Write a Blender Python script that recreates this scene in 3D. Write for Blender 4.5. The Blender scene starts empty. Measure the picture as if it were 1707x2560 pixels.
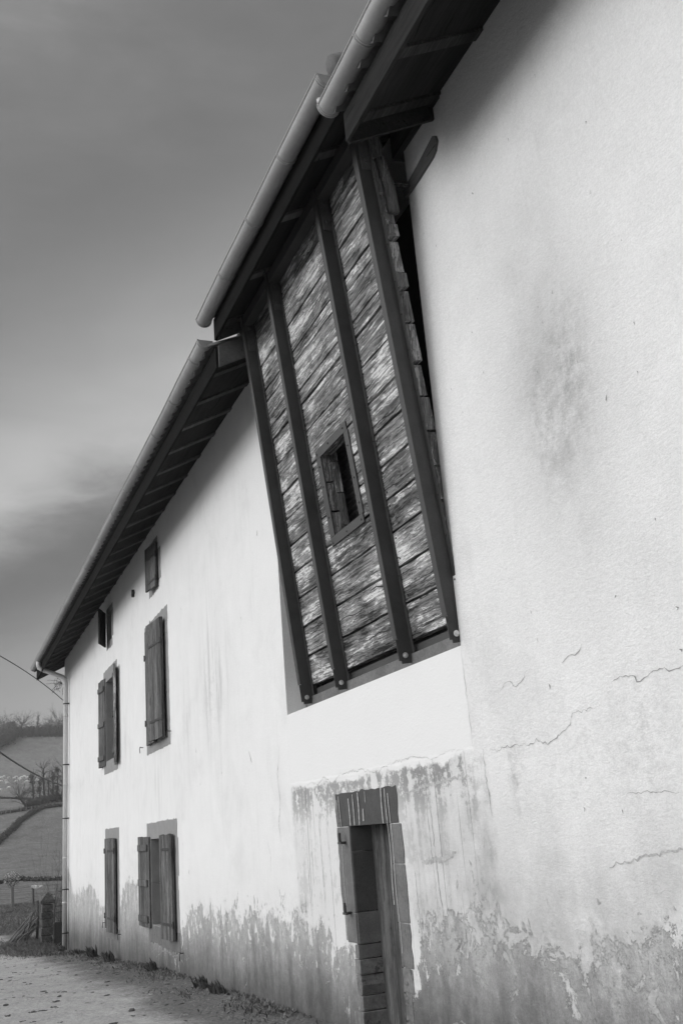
import bpy, bmesh, math, random
from mathutils import Vector, Matrix, noise
random.seed(7)
sc = bpy.context.scene
col = sc.collection
R = math.radians

# ------------------------------------------------------------------ camera
cam_d = bpy.data.cameras.new("camera")
cam = bpy.data.objects.new("camera", cam_d)
col.objects.link(cam)
sc.camera = cam
cam_d.sensor_fit = 'VERTICAL'
cam_d.sensor_height = 36.0
cam_d.lens = 36.0 * 2475.0 / 2560.0
cam_d.clip_start = 0.05
cam_d.clip_end = 5000
Rm = Matrix(((0.36081, 0.30627, 0.88091), (0.92939, -0.03818, -0.36708), (-0.07842, 0.95118, -0.29859)))
# re-orthogonalise
r2 = Rm.row[2].normalized(); r0 = Rm.row[0].normalized(); r0 = (r0 - r2 * r0.dot(r2)).normalized(); r1 = r2.cross(r0)
Rm = Matrix((r0, r1, r2))
cam.matrix_world = Matrix.Translation((0, -3.4, 1.7)) @ Rm.to_4x4()

# ------------------------------------------------------------------ light
SUN_DIR = Vector((-0.25, -1.0, 0.34)).normalized()
SUN_EL = math.asin(SUN_DIR.z)
SUN_AZ = math.atan2(SUN_DIR.x, SUN_DIR.y)
sun_d = bpy.data.lights.new("sun", 'SUN')
sun_d.energy = 1.1
sun_d.angle = R(48)
sun_d.color = (1.0, 1.0, 1.0)
sun = bpy.data.objects.new("sun", sun_d)
col.objects.link(sun)
sun.rotation_euler = SUN_DIR.to_track_quat('Z', 'Y').to_euler()
sun.location = (0, -10, 20)
sc.view_settings.view_transform = 'Standard'
sc.view_settings.look = 'None'
sc.view_settings.gamma = 1
sc.view_settings.exposure = 0.36


# ---- tiny node DSL -------------------------------------------------------
class NT:
    def __init__(s, tree):
        s.t = tree
        s.n = tree.nodes
        s.l = tree.links

    def new(s, typ, ins=None, **kw):
        nd = s.n.new(typ)
        for k, v in kw.items():
            setattr(nd, k, v)
        for k, v in (ins or {}).items():
            s.set(nd.inputs[k], v)
        return nd

    def set(s, sock, v):
        if isinstance(v, bpy.types.NodeSocket):
            s.l.new(v, sock)
        elif isinstance(v, (int, float)):
            if sock.type in ('RGBA',):
                sock.default_value = (v, v, v, 1)
            elif sock.type == 'VECTOR':
                sock.default_value = (v, v, v)
            else:
                sock.default_value = v
        else:
            sock.default_value = v

    def m(s, op, a, b=None, c=None, clamp=False):
        nd = s.n.new('ShaderNodeMath')
        nd.operation = op
        nd.use_clamp = clamp
        s.set(nd.inputs[0], a)
        if b is not None:
            s.set(nd.inputs[1], b)
        if c is not None:
            s.set(nd.inputs[2], c)
        return nd.outputs[0]

    def add(s, a, b): return s.m('ADD', a, b)
    def sub(s, a, b): return s.m('SUBTRACT', a, b)
    def mul(s, a, b): return s.m('MULTIPLY', a, b)
    def mx(s, a, b): return s.m('MAXIMUM', a, b)
    def mn(s, a, b): return s.m('MINIMUM', a, b)

    def step(s, x, lo, hi, smooth=True):
        nd = s.n.new('ShaderNodeMapRange')
        nd.interpolation_type = 'SMOOTHSTEP' if smooth else 'LINEAR'
        s.set(nd.inputs['Value'], x)
        if hi < lo:
            s.set(nd.inputs['From Min'], hi); s.set(nd.inputs['From Max'], lo)
            s.set(nd.inputs['To Min'], 1.0); s.set(nd.inputs['To Max'], 0.0)
        else:
            s.set(nd.inputs['From Min'], lo); s.set(nd.inputs['From Max'], hi)
        return nd.outputs[0]

    def mix(s, f, a, b):
        # scalar mix a->b
        nd = s.n.new('ShaderNodeMix')
        nd.data_type = 'FLOAT'
        s.set(nd.inputs[0], f); s.set(nd.inputs[2], a); s.set(nd.inputs[3], b)
        return nd.outputs[0]

    def noise(s, vec, scale=1.0, detail=4.0, rough=0.55, dist=0.0, mul=None, off=None):
        if mul is not None or off is not None:
            mp = s.n.new('ShaderNodeMapping')
            s.l.new(vec, mp.inputs[0])
            mp.inputs['Scale'].default_value = mul or (1, 1, 1)
            mp.inputs['Location'].default_value = off or (0, 0, 0)
            vec = mp.outputs[0]
        nd = s.n.new('ShaderNodeTexNoise')
        s.l.new(vec, nd.inputs['Vector'])
        nd.inputs['Scale'].default_value = scale
        nd.inputs['Detail'].default_value = detail
        nd.inputs['Roughness'].default_value = rough
        nd.inputs['Distortion'].default_value = dist
        return nd.outputs[0]

    def sep(s, vec):
        nd = s.n.new('ShaderNodeSeparateXYZ')
        s.l.new(vec, nd.inputs[0])
        return nd.outputs

    def obj(s):
        return s.new('ShaderNodeTexCoord').outputs['Object']

    def gauss(s, X, Z, cx, cz, rx, rz):
        a = s.m('POWER', s.mul(s.sub(X, cx), 1.0 / rx), 2.0)
        b = s.m('POWER', s.mul(s.sub(Z, cz), 1.0 / rz), 2.0)
        return s.m('EXPONENT', s.mul(s.add(a, b), -1.0))


def new_mat(name):
    m = bpy.data.materials.new(name)
    m.use_nodes = True
    t = NT(m.node_tree)
    for n in list(t.n):
        t.n.remove(n)
    out = t.new('ShaderNodeOutputMaterial')
    b = t.new('ShaderNodeBsdfPrincipled')
    t.l.new(b.outputs[0], out.inputs[0])
    b.inputs['Roughness'].default_value = 0.9
    b.inputs['Specular IOR Level'].default_value = 0.25
    return m, t, b


def setcol(t, b, v):
    c = t.new('ShaderNodeCombineColor')
    for i in range(3):
        t.set(c.inputs[i], v)
    t.l.new(c.outputs[0], b.inputs['Base Color'])


def bump(t, b, h, strength=0.5, dist=0.01):
    n = t.new('ShaderNodeBump')
    n.inputs['Strength'].default_value = strength
    n.inputs['Distance'].default_value = dist
    t.l.new(h, n.inputs['Height'])
    t.l.new(n.outputs[0], b.inputs['Normal'])


# ---- world: monochrome Nishita sky broken by cloud ------------------------
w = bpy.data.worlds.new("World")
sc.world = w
w.use_nodes = True
t = NT(w.node_tree)
for n in list(t.n):
    t.n.remove(n)
wo = t.new('ShaderNodeOutputWorld')
bg = t.new('ShaderNodeBackground')
t.l.new(bg.outputs[0], wo.inputs[0])
sky = t.new('ShaderNodeTexSky')
sky.sky_type = 'NISHITA'
sky.sun_disc = False
sky.sun_elevation = SUN_EL
sky.sun_rotation = SUN_AZ
sky.air_density = 1.0
sky.dust_density = 3.0
bw = t.new('ShaderNodeRGBToBW')
t.l.new(sky.outputs[0], bw.inputs[0])
tc = t.new('ShaderNodeTexCoord').outputs['Generated']
sx, sy, sz = t.sep(tc)[0:3]
nz = t.noise(tc, 2.2, 5, 0.55, 0.6, mul=(1, 1, 2.6))
nz2 = t.noise(tc, 7.0, 5, 0.6, 0.3, mul=(1, 1, 3.2), off=(3, 1, 2))
el = t.add(sz, t.mul(t.sub(nz, 0.5), 0.10))
el = t.add(el, t.add(t.mul(t.sub(nz2, 0.5), 0.07), 0.018))
el = t.sub(el, t.mul(t.mn(t.mx(sy, 0.0), 0.3), 0.45))
cr = t.new('ShaderNodeValToRGB')
t.l.new(t.m('MAXIMUM', el, 0.0), cr.inputs[0])
SKY = [(0.0, .42), (.08, .38), (.13, .30), (.17, .25), (.205, .15), (.235, .13), (.262, .20), (.29, .42), (.33, .52), (.38, .40), (.44, .28),
       (.50, .205), (.55, .19), (.62, .20), (.70, .23), (.80, .45), (.9, .75)]  # high sky above the view raised for fill light
while len(cr.color_ramp.elements) < len(SKY):
    cr.color_ramp.elements.new(0.5)
for e_, (p_, v_) in zip(cr.color_ramp.elements, SKY):
    e_.position = p_
for e_, (p_, v_) in zip(cr.color_ramp.elements, SKY):
    e_.color = (v_, v_, v_, 1)
cr.color_ramp.interpolation = 'B_SPLINE'
cbw = t.new('ShaderNodeRGBToBW')
t.l.new(cr.outputs[0], cbw.inputs[0])
fine = t.add(0.80, t.mul(nz2, 0.40))
# overcast evens the clear-sky gradient out: keep only part of it
skyv = t.m('POWER', t.m('MAXIMUM', bw.outputs[0], 0.05), 0.25)
val = t.mul(t.mul(cbw.outputs[0], fine), skyv)
cc = t.new('ShaderNodeCombineColor')
for i in range(3):
    t.set(cc.inputs[i], val)
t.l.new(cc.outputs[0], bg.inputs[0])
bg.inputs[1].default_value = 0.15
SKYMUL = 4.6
val = t.mul(val, t.add(1.0, t.mul(t.step(t.mul(sy, -1.0), 0.0, .6), 2.6)))  # unseen sky behind the camera brightened, added as fill light
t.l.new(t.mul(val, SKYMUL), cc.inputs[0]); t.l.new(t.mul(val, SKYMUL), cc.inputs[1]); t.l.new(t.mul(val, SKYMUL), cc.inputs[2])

# ------------------------------------------------------------------ materials
PEEL = [(30.8, 1.10), (29.85, 1.10), (29.0, .75), (28.06, .50), (25.0, .74), (23.33, .34), (22.0, .45), (20.8, .70), (19.5, .96), (18.0, .80), (15.9, .30), (15.09, .62),
        (13.69, .73), (12.6, .72), (11.76, .77), (10.28, .83), (9.22, .77), (8.9, .6), (7.53, .66), (7.16, .92), (6.45, 1.02), (5.78, .92),
        (5.31, .88), (4.89, .95), (4.6, .99), (4.3, 1.01), (0, 1.0)]


def plaster():
    m, t, b = new_mat("limewashed_plaster")
    P = t.obj()
    X, Y, Z = t.sep(P)[0:3]
    S = t.mul(X, -1.0)
    nb = t.noise(P, .55, 5, .6)
    nm = t.noise(P, 2.3, 6, .65, off=(5, 0, 3))
    nf = t.noise(P, 28, 4, .7)
    nv = t.noise(P, 1.0, 6, .65, .3, mul=(5.0, 1, .42))
    nv2 = t.noise(P, 1.0, 4, .6, .2, mul=(16.0, 1, .7), off=(2, 0, 7))
    right = t.mix(t.step(Z, 2.12, 2.04), t.step(t.add(S, t.mul(t.sub(nm, .5), .05)), 6.20, 6.14), t.step(t.add(S, t.mul(t.sub(nm, .5), 1.6)), 6.9, 5.5))
    left_f = t.sub(1.0, right)
    # base paint
    base = t.mix(right, .74, .75)
    base = t.add(base, t.mul(t.sub(nb, .5), t.mix(right, .05, .20)))
    base = t.add(base, t.mul(t.sub(nm, .5), t.mix(right, .11, .14)))
    nw = t.noise(P, .9, 5, .7, .5, off=(3, 0, 8))
    base = t.sub(base, t.mul(t.step(nw, .50, .72), .06))
    base = t.sub(base, t.mul(t.step(nv, .50, .85), t.mix(right, .055, .05)))
    base = t.add(base, t.mul(t.sub(nf, .5), t.mix(right, .09, .20)))
    nsp = t.noise(P, 75, 3, .75, off=(9, 0, 1))
    base = t.add(base, t.mul(t.sub(nsp, .5), t.mix(right, .10, .30)))

    # fresh patch over the cellar door
    pm = t.mul(t.mul(t.step(S, 6.12, 6.18), t.step(S, 10.16, 10.08)), t.step(t.add(Z, t.mul(t.sub(nm, .5), .10)), 2.10, 2.13))
    pm = t.mul(pm, t.step(Z, 2.9, 2.86))
    base = t.mix(pm, base, t.add(.745, t.mul(t.sub(nm, .5), .03)))

    def stain(bse, cx, cz, rx, rz, amt, lo=.42, hi=.7, src=None):
        g = t.gauss(S, Z, cx, cz, rx, rz)
        k = t.mul(t.mul(g, t.step(src if src is not None else nm, lo, hi)), amt)
        return t.mul(bse, t.sub(1.0, k))
    speck = t.add(t.mul(nf, .6), t.mul(nm, .4))
    nsm = t.noise(P, 11, 7, .8, off=(1, 0, 4))
    mz = t.add(t.mul(nm, .35), t.mul(nsm, .65))
    base = stain(base, 4.60, 4.02, .42, .62, .42, .34, .74, mz)
    base = stain(base, 4.55, 4.1, .5, .75, .12, .1, .6, nb)
    base = stain(base, 4.45, 4.25, .14, .35, .25, .42, .60, mz)
    base = stain(base, 4.78, 3.95, .12, .30, .25, .42, .60, mz)
    base = stain(base, 4.62, 3.4, .30, .7, .18, .3, .75, nm)
    base = stain(base, 4.55, 4.9, .45, .9, .20, .25, .75, nb)
    base = stain(base, 4.95, 4.6, .5, 1.1, .14, .3, .6, nb)
    base = stain(base, 13.1, 3.75, .7, .85, .36, .40, .75, nv)
    base = stain(base, 13.3, 3.5, .5, .6, .25, .45, .72, nsm)
    base = stain(base, 15.0, 3.0, .5, .9, .08, .40, .8, nv)
    base = stain(base, 16.9, 2.6, .5, .6, .14, .45, .7, nv)
    base = stain(base, 20.3, 3.6, .5, .8, .16, .45, .7, nv)
    base = stain(base, 5.65, 1.9, .10, .25, .4, .4, .7, nsm)
    base = stain(base, 5.0, 1.9, .5, .35, .18, .42, .7, nsm)
    base = stain(base, 4.3, 2.0, .3, .4, .25, .42, .7, nsm)
    # dark damp below the eaves of the far wing and under every sill
    # rain-run streaks round the cellar door
    zone = t.mul(t.mul(t.step(t.add(S, t.mul(t.sub(nm, .5), .9)), 5.95, 6.35), t.step(t.add(S, t.mul(t.sub(nsm, .5), .5)), 10.18, 10.02)), t.mul(t.step(t.add(t.add(Z, t.mul(t.sub(nm, .5), .30)), t.mul(t.sub(nsm, .5), .20)), 2.08, 2.05), t.step(Z, .3, 1.0)))
    rag = t.add(t.add(t.mul(nv, .30), t.mul(nsm, .42)), t.mul(nm, .28))
    top = t.step(Z, 1.62, 2.0)
    zone_l = t.mul(zone, t.step(t.add(rag, t.mul(top, .045)), .515, .54))
    base = t.mul(base, t.sub(1.0, t.mul(zone_l, t.add(.15, t.mul(top, .36)))))
    base = t.mul(base, t.sub(1.0, t.mul(zone, .09)))
    nrun = t.noise(P, 1.0, 2, .5, .15, mul=(24.0, 1, .22), off=(3, 0, 1))
    runs = t.mul(zone, t.step(nrun, .66, .70))
    base = t.mul(base, t.sub(1.0, t.mul(runs, .40)))
    base = t.mul(base, t.sub(1.0, t.mul(t.mul(zone, t.step(S, 7.5, 7.2)), t.mul(t.step(t.add(t.mul(nv, .4), t.mul(nm, .6)), .32, .62), .26))))
    # grey dirt on the near wing below 2 m
    dirt = t.mul(right, t.mul(t.step(t.add(Z, t.mul(t.sub(nb, .5), .7)), 1.95, 1.15), t.step(nm, .15, .75)))
    base = t.mul(base, t.sub(1.0, t.mul(dirt, .38)))
    dirt2 = t.mul(t.mul(t.step(S, 7.6, 6.6), right if False else 1.0), t.mul(t.step(t.add(Z, t.mul(t.sub(nb, .5), .6)), 1.6, .8), t.step(nm, .25, .7)))
    base = t.mul(base, t.sub(1.0, t.mul(dirt2, .12)))

    # peeled skirt
    fc = t.new('ShaderNodeFloatCurve')
    t.set(fc.inputs['Value'], t.mul(S, 1 / 31.0))
    cm = fc.mapping
    cu = cm.curves[0]
    pts = sorted([(a / 31.0, b_ / 1.5) for a, b_ in PEEL])
    cu.points[0].location = pts[0]
    cu.points[1].location = pts[-1]
    for p in pts[1:-1]:
        cu.points.new(*p)
    cm.update()
    zb = t.mul(fc.outputs[0], 1.5)
    jl = t.noise(P, 1.0, 12, .76, .35, mul=(3.0, 1, 2.6), off=(0, 0, 11))
    jr = t.noise(P, 2.6, 12, .80, .4, off=(7, 0, 5))
    rj = t.step(S, 7.6, 6.9)
    jag = t.mix(rj, t.add(t.add(t.mul(t.sub(jl, .5), .95), t.mul(t.sub(nm, .5), .6)), t.mul(t.sub(nsm, .5), .25)), t.add(t.mul(t.sub(jr, .5), 1.35), t.mul(t.sub(nsm, .5), .3)))
    d = t.sub(t.add(zb, jag), Z)          # > 0 : below the edge of the paint
    peel = t.step(d, -.004, .012)
    hn = t.noise(P, 1.0, 7, .75, .5, mul=(7.0, 1, 3.6), off=(6, 0, 21))
    hole = t.step(t.add(hn, t.mul(t.step(d, -.50, .0), .12)), .70, .712)
    hole = t.mul(hole, t.step(d, -.62, -.5))
    peel = t.mx(peel, hole)
    isl = t.noise(P, 1.0, 10, .8, .4, mul=(7.0, 1, 3.4), off=(4, 0, 2))
    islr = t.noise(P, 4.5, 12, .8, .5, off=(1, 0, 9))
    islm = t.mix(rj, isl, islr)
    island = t.mul(t.step(t.add(islm, t.mul(t.step(d, .45, .0), .07)), .575, .585), t.step(d, .62, .22))
    peel = t.mul(peel, t.sub(1.0, t.mul(island, .92)))
    n1 = t.noise(P, 1.0, 6, .7, .3, mul=(3.2, 1, 1.1), off=(8, 0, 3))
    grime = t.step(t.add(t.sub(Z, t.mix(rj, t.mul(t.m('SUBTRACT', S, 8.0, clamp=False), -.035), .15)), t.mul(t.sub(nb, .5), .7)), -.02, .98)
    under = t.mix(grime, .105, .40)
    under = t.mul(under, t.add(.15, t.mul(n1, 1.7)))
    under = t.mul(under, t.add(.35, t.mul(nsm, 1.3)))
    under = t.mul(under, t.add(.55, t.mul(nsp, .9)))
    npl = t.noise(P, 1.0, 8, .8, .5, mul=(3.4, 1, 2.0), off=(16, 0, 3))
    und_pale = t.add(t.mul(t.step(nsm, .56, .70), .10), t.mul(t.step(npl, .50, .66), t.mix(t.step(d, .6, .05), .04, .16)))
    under = t.add(under, t.mul(und_pale, grime))
    # a paler rim of flaking paint just over the edge
    rim = t.mul(t.step(d, -.10, -.01), t.step(nsm, .45, .65))
    base = t.mul(base, t.sub(1.0, t.mul(rim, .16)))
    tide = t.mul(t.step(d, -.75, .05), t.step(nm, .25, .7))
    base = t.mul(base, t.sub(1.0, t.mul(tide, .09)))
    colv = t.mix(peel, base, under)
    # rough patches showing through where the skim has broken away
    colv = t.m('MAXIMUM', colv, .03)
    setcol(t, b, t.mn(colv, .9))
    b.inputs['Roughness'].default_value = .95
    b.inputs['Specular IOR Level'].default_value = .1
    ntr = t.noise(P, 1.0, 6, .75, .3, mul=(20, 20, 34))
    h = t.add(t.mul(ntr, t.mix(right, .35, .95)), t.mul(nsp, t.mix(right, .05, .40)))
    h = t.add(h, t.mul(t.sub(1.0, peel), .9))
    h = t.add(h, t.mul(nb, 1.2))
    h = t.sub(h, t.mul(pm, .35))
    bump(t, b, h, .75, .012)
    return m


def speckled(name, v, var=.25, sc_=9, fine=60, bmp=.35, mulv=(1, 1, 1), rough=.9, spec=.25, fv=.3, dark=None):
    m, t, b = new_mat(name)
    P = t.obj()
    n = t.noise(P, sc_, 5, .65, .2, mul=mulv)
    f = t.noise(P, fine, 3, .7)
    c = t.mul(v, t.add(1 - var * 2, t.mul(n, 4 * var)))
    c = t.m('MAXIMUM', t.mul(c, t.add(1 - fv * 2, t.mul(f, 4 * fv))), v * .2)
    if dark:
        k = t.step(t.noise(P, dark[0], 6, .7, off=(3, 3, 3)), dark[1], dark[1] + .08)
        c = t.mul(c, t.sub(1.0, t.mul(k, dark[2])))
    setcol(t, b, c)
    b.inputs['Roughness'].default_value = rough
    b.inputs['Specular IOR Level'].default_value = spec
    bump(t, b, t.add(n, t.mul(f, .4)), bmp, .008)
    return m


def metal_mat(name, v, rough=.5, met=.6, var=.2):
    m, t, b = new_mat(name)
    P = t.obj()
    n = t.noise(P, 2.2, 6, .7)
    f = t.noise(P, 30, 4, .7)
    at = t.new('ShaderNodeAttribute', attribute_name='rnd').outputs['Fac']
    c = t.mul(v, t.add(1 - var, t.mul(n, 2 * var)))
    c = t.mul(c, t.add(.85, t.mul(f, .3)))
    c = t.mul(c, t.add(.88, t.mul(at, .24)))
    setcol(t, b, c)
    b.inputs['Metallic'].default_value = met
    t.set(b.inputs['Roughness'], t.add(rough - .1, t.mul(n, .25)))
    bump(t, b, t.add(n, t.mul(f, .3)), .15, .004)
    return m


def wood(name, lo, hi, axis='x', freq=1.0, contrast=1.0, pale=0.0, bmp=.7):
    """weathered boards: long grain along axis, darker checks, paler worn patches"""
    m, t, b = new_mat(name)
    P = t.obj()
    at = t.new('ShaderNodeAttribute', attribute_name='rnd').outputs['Fac']
    off = t.new('ShaderNodeVectorMath')
    off.operation = 'SCALE'
    cb = t.new('ShaderNodeCombineXYZ')
    t.set(cb.inputs[0], t.mul(at, 37.0)); t.set(cb.inputs[1], t.mul(at, 11.0)); t.set(cb.inputs[2], t.mul(at, 23.0))
    va = t.new('ShaderNodeVectorMath')
    t.l.new(P, va.inputs[0]); t.l.new(cb.outputs[0], va.inputs[1])
    Q = va.outputs[0]
    L, T_ = 1.3 * freq, 30.0 * freq
    ml = (L, T_, T_) if axis == 'x' else (T_, T_, L)
    ml2 = (L * 2.2, T_ * 3.2, T_ * 3.2) if axis == 'x' else (T_ * 3.2, T_ * 3.2, L * 2.2)
    # knots bend the grain
    wob = t.noise(Q, 2.4 * freq, 3, .5)
    wv = t.new('ShaderNodeCombineXYZ')
    k = t.mul(t.sub(wob, .5), .085)
    for i in range(3):
        t.set(wv.inputs[i], k)
    va2 = t.new('ShaderNodeVectorMath')
    t.l.new(Q, va2.inputs[0]); t.l.new(wv.outputs[0], va2.inputs[1])
    G = va2.outputs[0]
    g1 = t.noise(G, 1.0, 6, .7, .6, mul=ml)
    g2 = t.noise(G, 1.0, 4, .75, .3, mul=ml2)
    big = t.noise(Q, 1.6, 4, .6, .5, mul=(.75, 2.6, 2.6) if axis == 'x' else (2.6, 2.6, .75))
    blotch = t.noise(Q, 5.0, 6, .75, .8, mul=(.6, 2.4, 2.4) if axis == 'x' else (2.4, 2.4, .6))
    v = t.add(t.mul(g1, .55), t.mul(g2, .45))
    v = t.add(t.mul(t.sub(v, .5), 3.0 * contrast), .5)
    v = t.add(v, t.mul(t.sub(big, .5), 1.3 * contrast))
    v = t.add(v, t.mul(t.sub(blotch, .5), .35 * contrast))
    v = t.m('MAXIMUM', t.mn(v, 1.0), 0.0)
    c = t.mix(t.m('POWER', v, 1.5), lo, hi)
    c = t.mul(c, t.add(.72, t.mul(at, .56)))
    check = t.step(t.noise(G, 1.0, 3, .6, .5, mul=tuple(a * 1.25 for a in ml), off=(2, 5, 1)), .655, .67)
    if pale:
        pl = t.mul(t.step(t.add(t.add(t.mul(big, .35), t.mul(blotch, .35)), t.mul(g1, .3)), .53, .545), t.step(g2, .44, .49))
        c = t.mix(t.mul(pl, .75), c, pale)
    c = t.mul(c, t.sub(1.0, t.mul(check, .72)))
    setcol(t, b, c)
    b.inputs['Roughness'].default_value = .95
    b.inputs['Specular IOR Level'].default_value = .04
    bump(t, b, t.sub(t.add(g1, t.mul(g2, .6)), t.mul(check, 1.2)), bmp, .006)
    return m


M = {}
M['plaster'] = plaster()
M['plain'] = speckled("rendered_wall", .62, .12, 1.5, 40, .3)
M['reveal'] = speckled("plastered_reveal", .72, .06, 2.5, 50, .3, fv=.08, dark=(9, .70, .6))
M['crack'] = speckled("plaster_crack", .26, .3, 9, 60)
M['groove'] = speckled("plaster_groove", .42, .2, 9, 60)
M['stone'] = speckled("grey_sandstone", .26, .12, 5, 120, .35, fv=.16)
M['stone_dark'] = speckled("stained_and_shaded_sandstone", .072, .25, 4, 110, .5, fv=.30)  # stain on the lintel; on the reveal stones, shade put into the colour
M['stone_mid'] = speckled("damp_sandstone", .15, .28, 4, 70, .6, fv=.25, dark=(6, .62, .5))
M['rubble'] = speckled("rubble_stone", .16, .4, 5, 40, .9, fv=.3, dark=(7, .55, .55))
M['steel'] = speckled("painted_steel", .045, .28, 3, 160, .25, rough=.55, spec=.35, fv=.22)
M['steel_rust'] = speckled("rusted_steel", .07, .3, 8, 90, .5, rough=.8, fv=.3)
M['steel_plate'] = speckled("grey_steel_strap", .065, .15, 4, 120, .2, rough=.6, fv=.2)
M['bolt'] = metal_mat("zinc_bolt", .75, .35, .9)
M['iron'] = speckled("wrought_iron", .05, .3, 15, 90, .4, rough=.7)
M['zinc'] = metal_mat("zinc_gutter", .34, .6, .25, .34)
M['pipe'] = metal_mat("pale_zinc_pipe", .52, .55, .15, .14)
M['plank'] = wood("weathered_oak_plank", .032, .50, 'x', 1.0, 1.2, pale=.74)
M['plank_end'] = wood("plank_end_grain", .05, .34, 'z', 1.6, 1.0, pale=.5)
M['shutter'] = wood("weathered_shutter_wood", .045, .25, 'z', 1.4, .9)
M['shutter_pale'] = wood("sun_bleached_shutter_wood", .10, .42, 'z', 1.4, 1.1, pale=.75)
M['shutter_dark'] = wood("dark_shutter_wood", .03, .07, 'z', 1.4, .8)
M['door'] = wood("old_oak_door", .045, .17, 'z', 1.3, 1.2)
M['soffit'] = wood("tarred_soffit_boards", .016, .042, 'x', .8, .7)
M['rafter'] = wood("brown_rafter_wood", .06, .13, 'x', 1.0, .8)
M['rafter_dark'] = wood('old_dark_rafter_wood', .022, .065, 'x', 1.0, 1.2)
M['fascia'] = wood("shaded_fascia_board", .012, .022, 'x', 1.0, .5)  # shadow below the gutter is put into the board's near-black colour
M['board'] = wood("grey_verge_board", .09, .16, 'x', 1.0, .7)
M['tile'] = speckled("roof_tile", .13, .3, 4, 40, .5, fv=.2)
M['black'] = speckled("dark_interior", .02, .2, 3, 20, .1)
M['glass'], _t, _b = new_mat("window_glass")
setcol(_t, _b, .02); _b.inputs['Roughness'].default_value = .12; _b.inputs['Specular IOR Level'].default_value = .5
M['corr'] = speckled("corrugated_sheet", .13, .2, 3, 60, .2, rough=.6)
M['cable'] = speckled("black_cable", .03, .1, 3, 60, .1, rough=.6)
M['bark'] = speckled("bare_bark", .055, .3, 2, 12, .5)
M['ivy'] = speckled("ivy_clad_bark", .035, .4, 3, 15, .6)
M['twig'] = speckled("dry_twig", .16, .3, 6, 40, .3)
M['twig_dark'] = speckled("dark_twig", .05, .3, 6, 40, .3)
M['hedge'] = speckled("hedge_foliage", .045, .5, 1.2, 6, .8, fv=.5)
M['leaf'] = speckled("weed_leaf", .20, .5, 6, 30, .3)
M['leaf_dark'] = speckled("dark_weed_leaf", .075, .4, 6, 30, .3)
M['straw'] = speckled("dry_straw", .32, .3, 20, 50, .1)
M['grit'] = speckled("road_grit_stone", .07, .4, 20, 60, .3)
M['gravel'] = speckled('pale_gravel', .30, .3, 20, 60, .3)
M['blossom'] = speckled("white_blossom", .62, .2, 6, 20, .2)
M['wool'] = speckled("sheep_wool", .80, .15, 4, 20, .4)
M['face'] = speckled("sheep_face", .10, .2, 8, 30, .2)
M['cloth'] = speckled("white_cloth", .85, .05, 4, 30, .1)
M['post'] = wood("grey_fence_post", .07, .16, 'z', 1.0, .8)
M['concrete'] = speckled("concrete_post", .20, .15, 5, 40, .4)
M['gate'] = speckled("grey_gate_paint", .055, .2, 5, 60, .3)
M['stonewall'] = speckled("gate_pillar_stone", .09, .6, 5, 20, .9, fv=.4)


def ground_mat():
    m, t, b = new_mat("pasture")
    P = t.obj()
    X, Y, Z = t.sep(P)[0:3]
    S = t.mul(X, -1.0)
    big = t.noise(P, .02, 5, .6)
    md = t.noise(P, .35, 6, .7, .4, mul=(.45, 1, 1))
    fi = t.noise(P, 2.5, 5, .75, .2, mul=(.5, 1, 1))
    tu = t.noise(P, 11, 5, .75, .2, mul=(.5, 1, 1))
    c = t.add(.19, t.mul(t.sub(big, .5), .07))
    c = t.mul(c, t.add(.25, t.mul(md, 1.5)))
    c = t.mul(c, t.add(.1, t.mul(fi, 1.8)))
    c = t.mul(c, t.add(.3, t.mul(tu, 1.4)))
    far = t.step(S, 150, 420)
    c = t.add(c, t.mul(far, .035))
    # sunken grass step at the end of the field
    setcol(t, b, c)
    bump(t, b, t.add(t.mul(md, 2.0), t.add(fi, t.mul(tu, .3))), 1.0, .25)
    return m


def road_mat():
    m, t, b = new_mat("dirt_road")
    P = t.obj()
    X, Y, Z = t.sep(P)[0:3]
    n = t.noise(P, .8, 6, .65)
    f = t.noise(P, 22, 5, .75, mul=(.8, 1, 1))
    f2 = t.noise(P, 80, 3, .7)
    road = t.add(.35, t.mul(t.sub(n, .5), .13))
    road = t.add(road, t.mul(t.step(X, -24.0, -33.0), .06))
    f3 = t.noise(P, 5.0, 8, .8, .3, mul=(.6, 1.3, 1), off=(2, 9, 0))
    road = t.mul(road, t.add(.30, t.mul(f, 1.4)))
    road = t.mul(road, t.add(.45, t.mul(f3, 1.1)))
    dirt = t.mul(.12, t.add(-.1, t.mul(f, 2.2)))
    straw = t.step(t.noise(P, 9, 4, .8, .8, mul=(1, 3, 1)), .60, .70)
    dirt = t.add(dirt, t.mul(straw, .07))
    e = t.add(t.mul(Y, -1.0), t.mul(t.sub(n, .5), 1.1))
    e = t.add(e, t.mul(t.sub(f, .5), .35))
    v = t.mix(t.step(e, .75, 1.45), dirt, road)
    spots = t.step(t.noise(P, 6.5, 4, .7, .3, mul=(.7, 1.4, 1), off=(4, 4, 0)), .68, .71)
    v = t.mul(v, t.sub(1.0, t.mul(spots, .45)))
    v = t.mul(v, t.add(.35, t.mul(f2, 1.3)))
    setcol(t, b, v)
    bump(t, b, t.add(t.mul(n, 1.5), t.add(f, t.mul(f2, .4))), .8, .025)
    return m


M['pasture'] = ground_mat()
M['road'] = road_mat()


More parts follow.
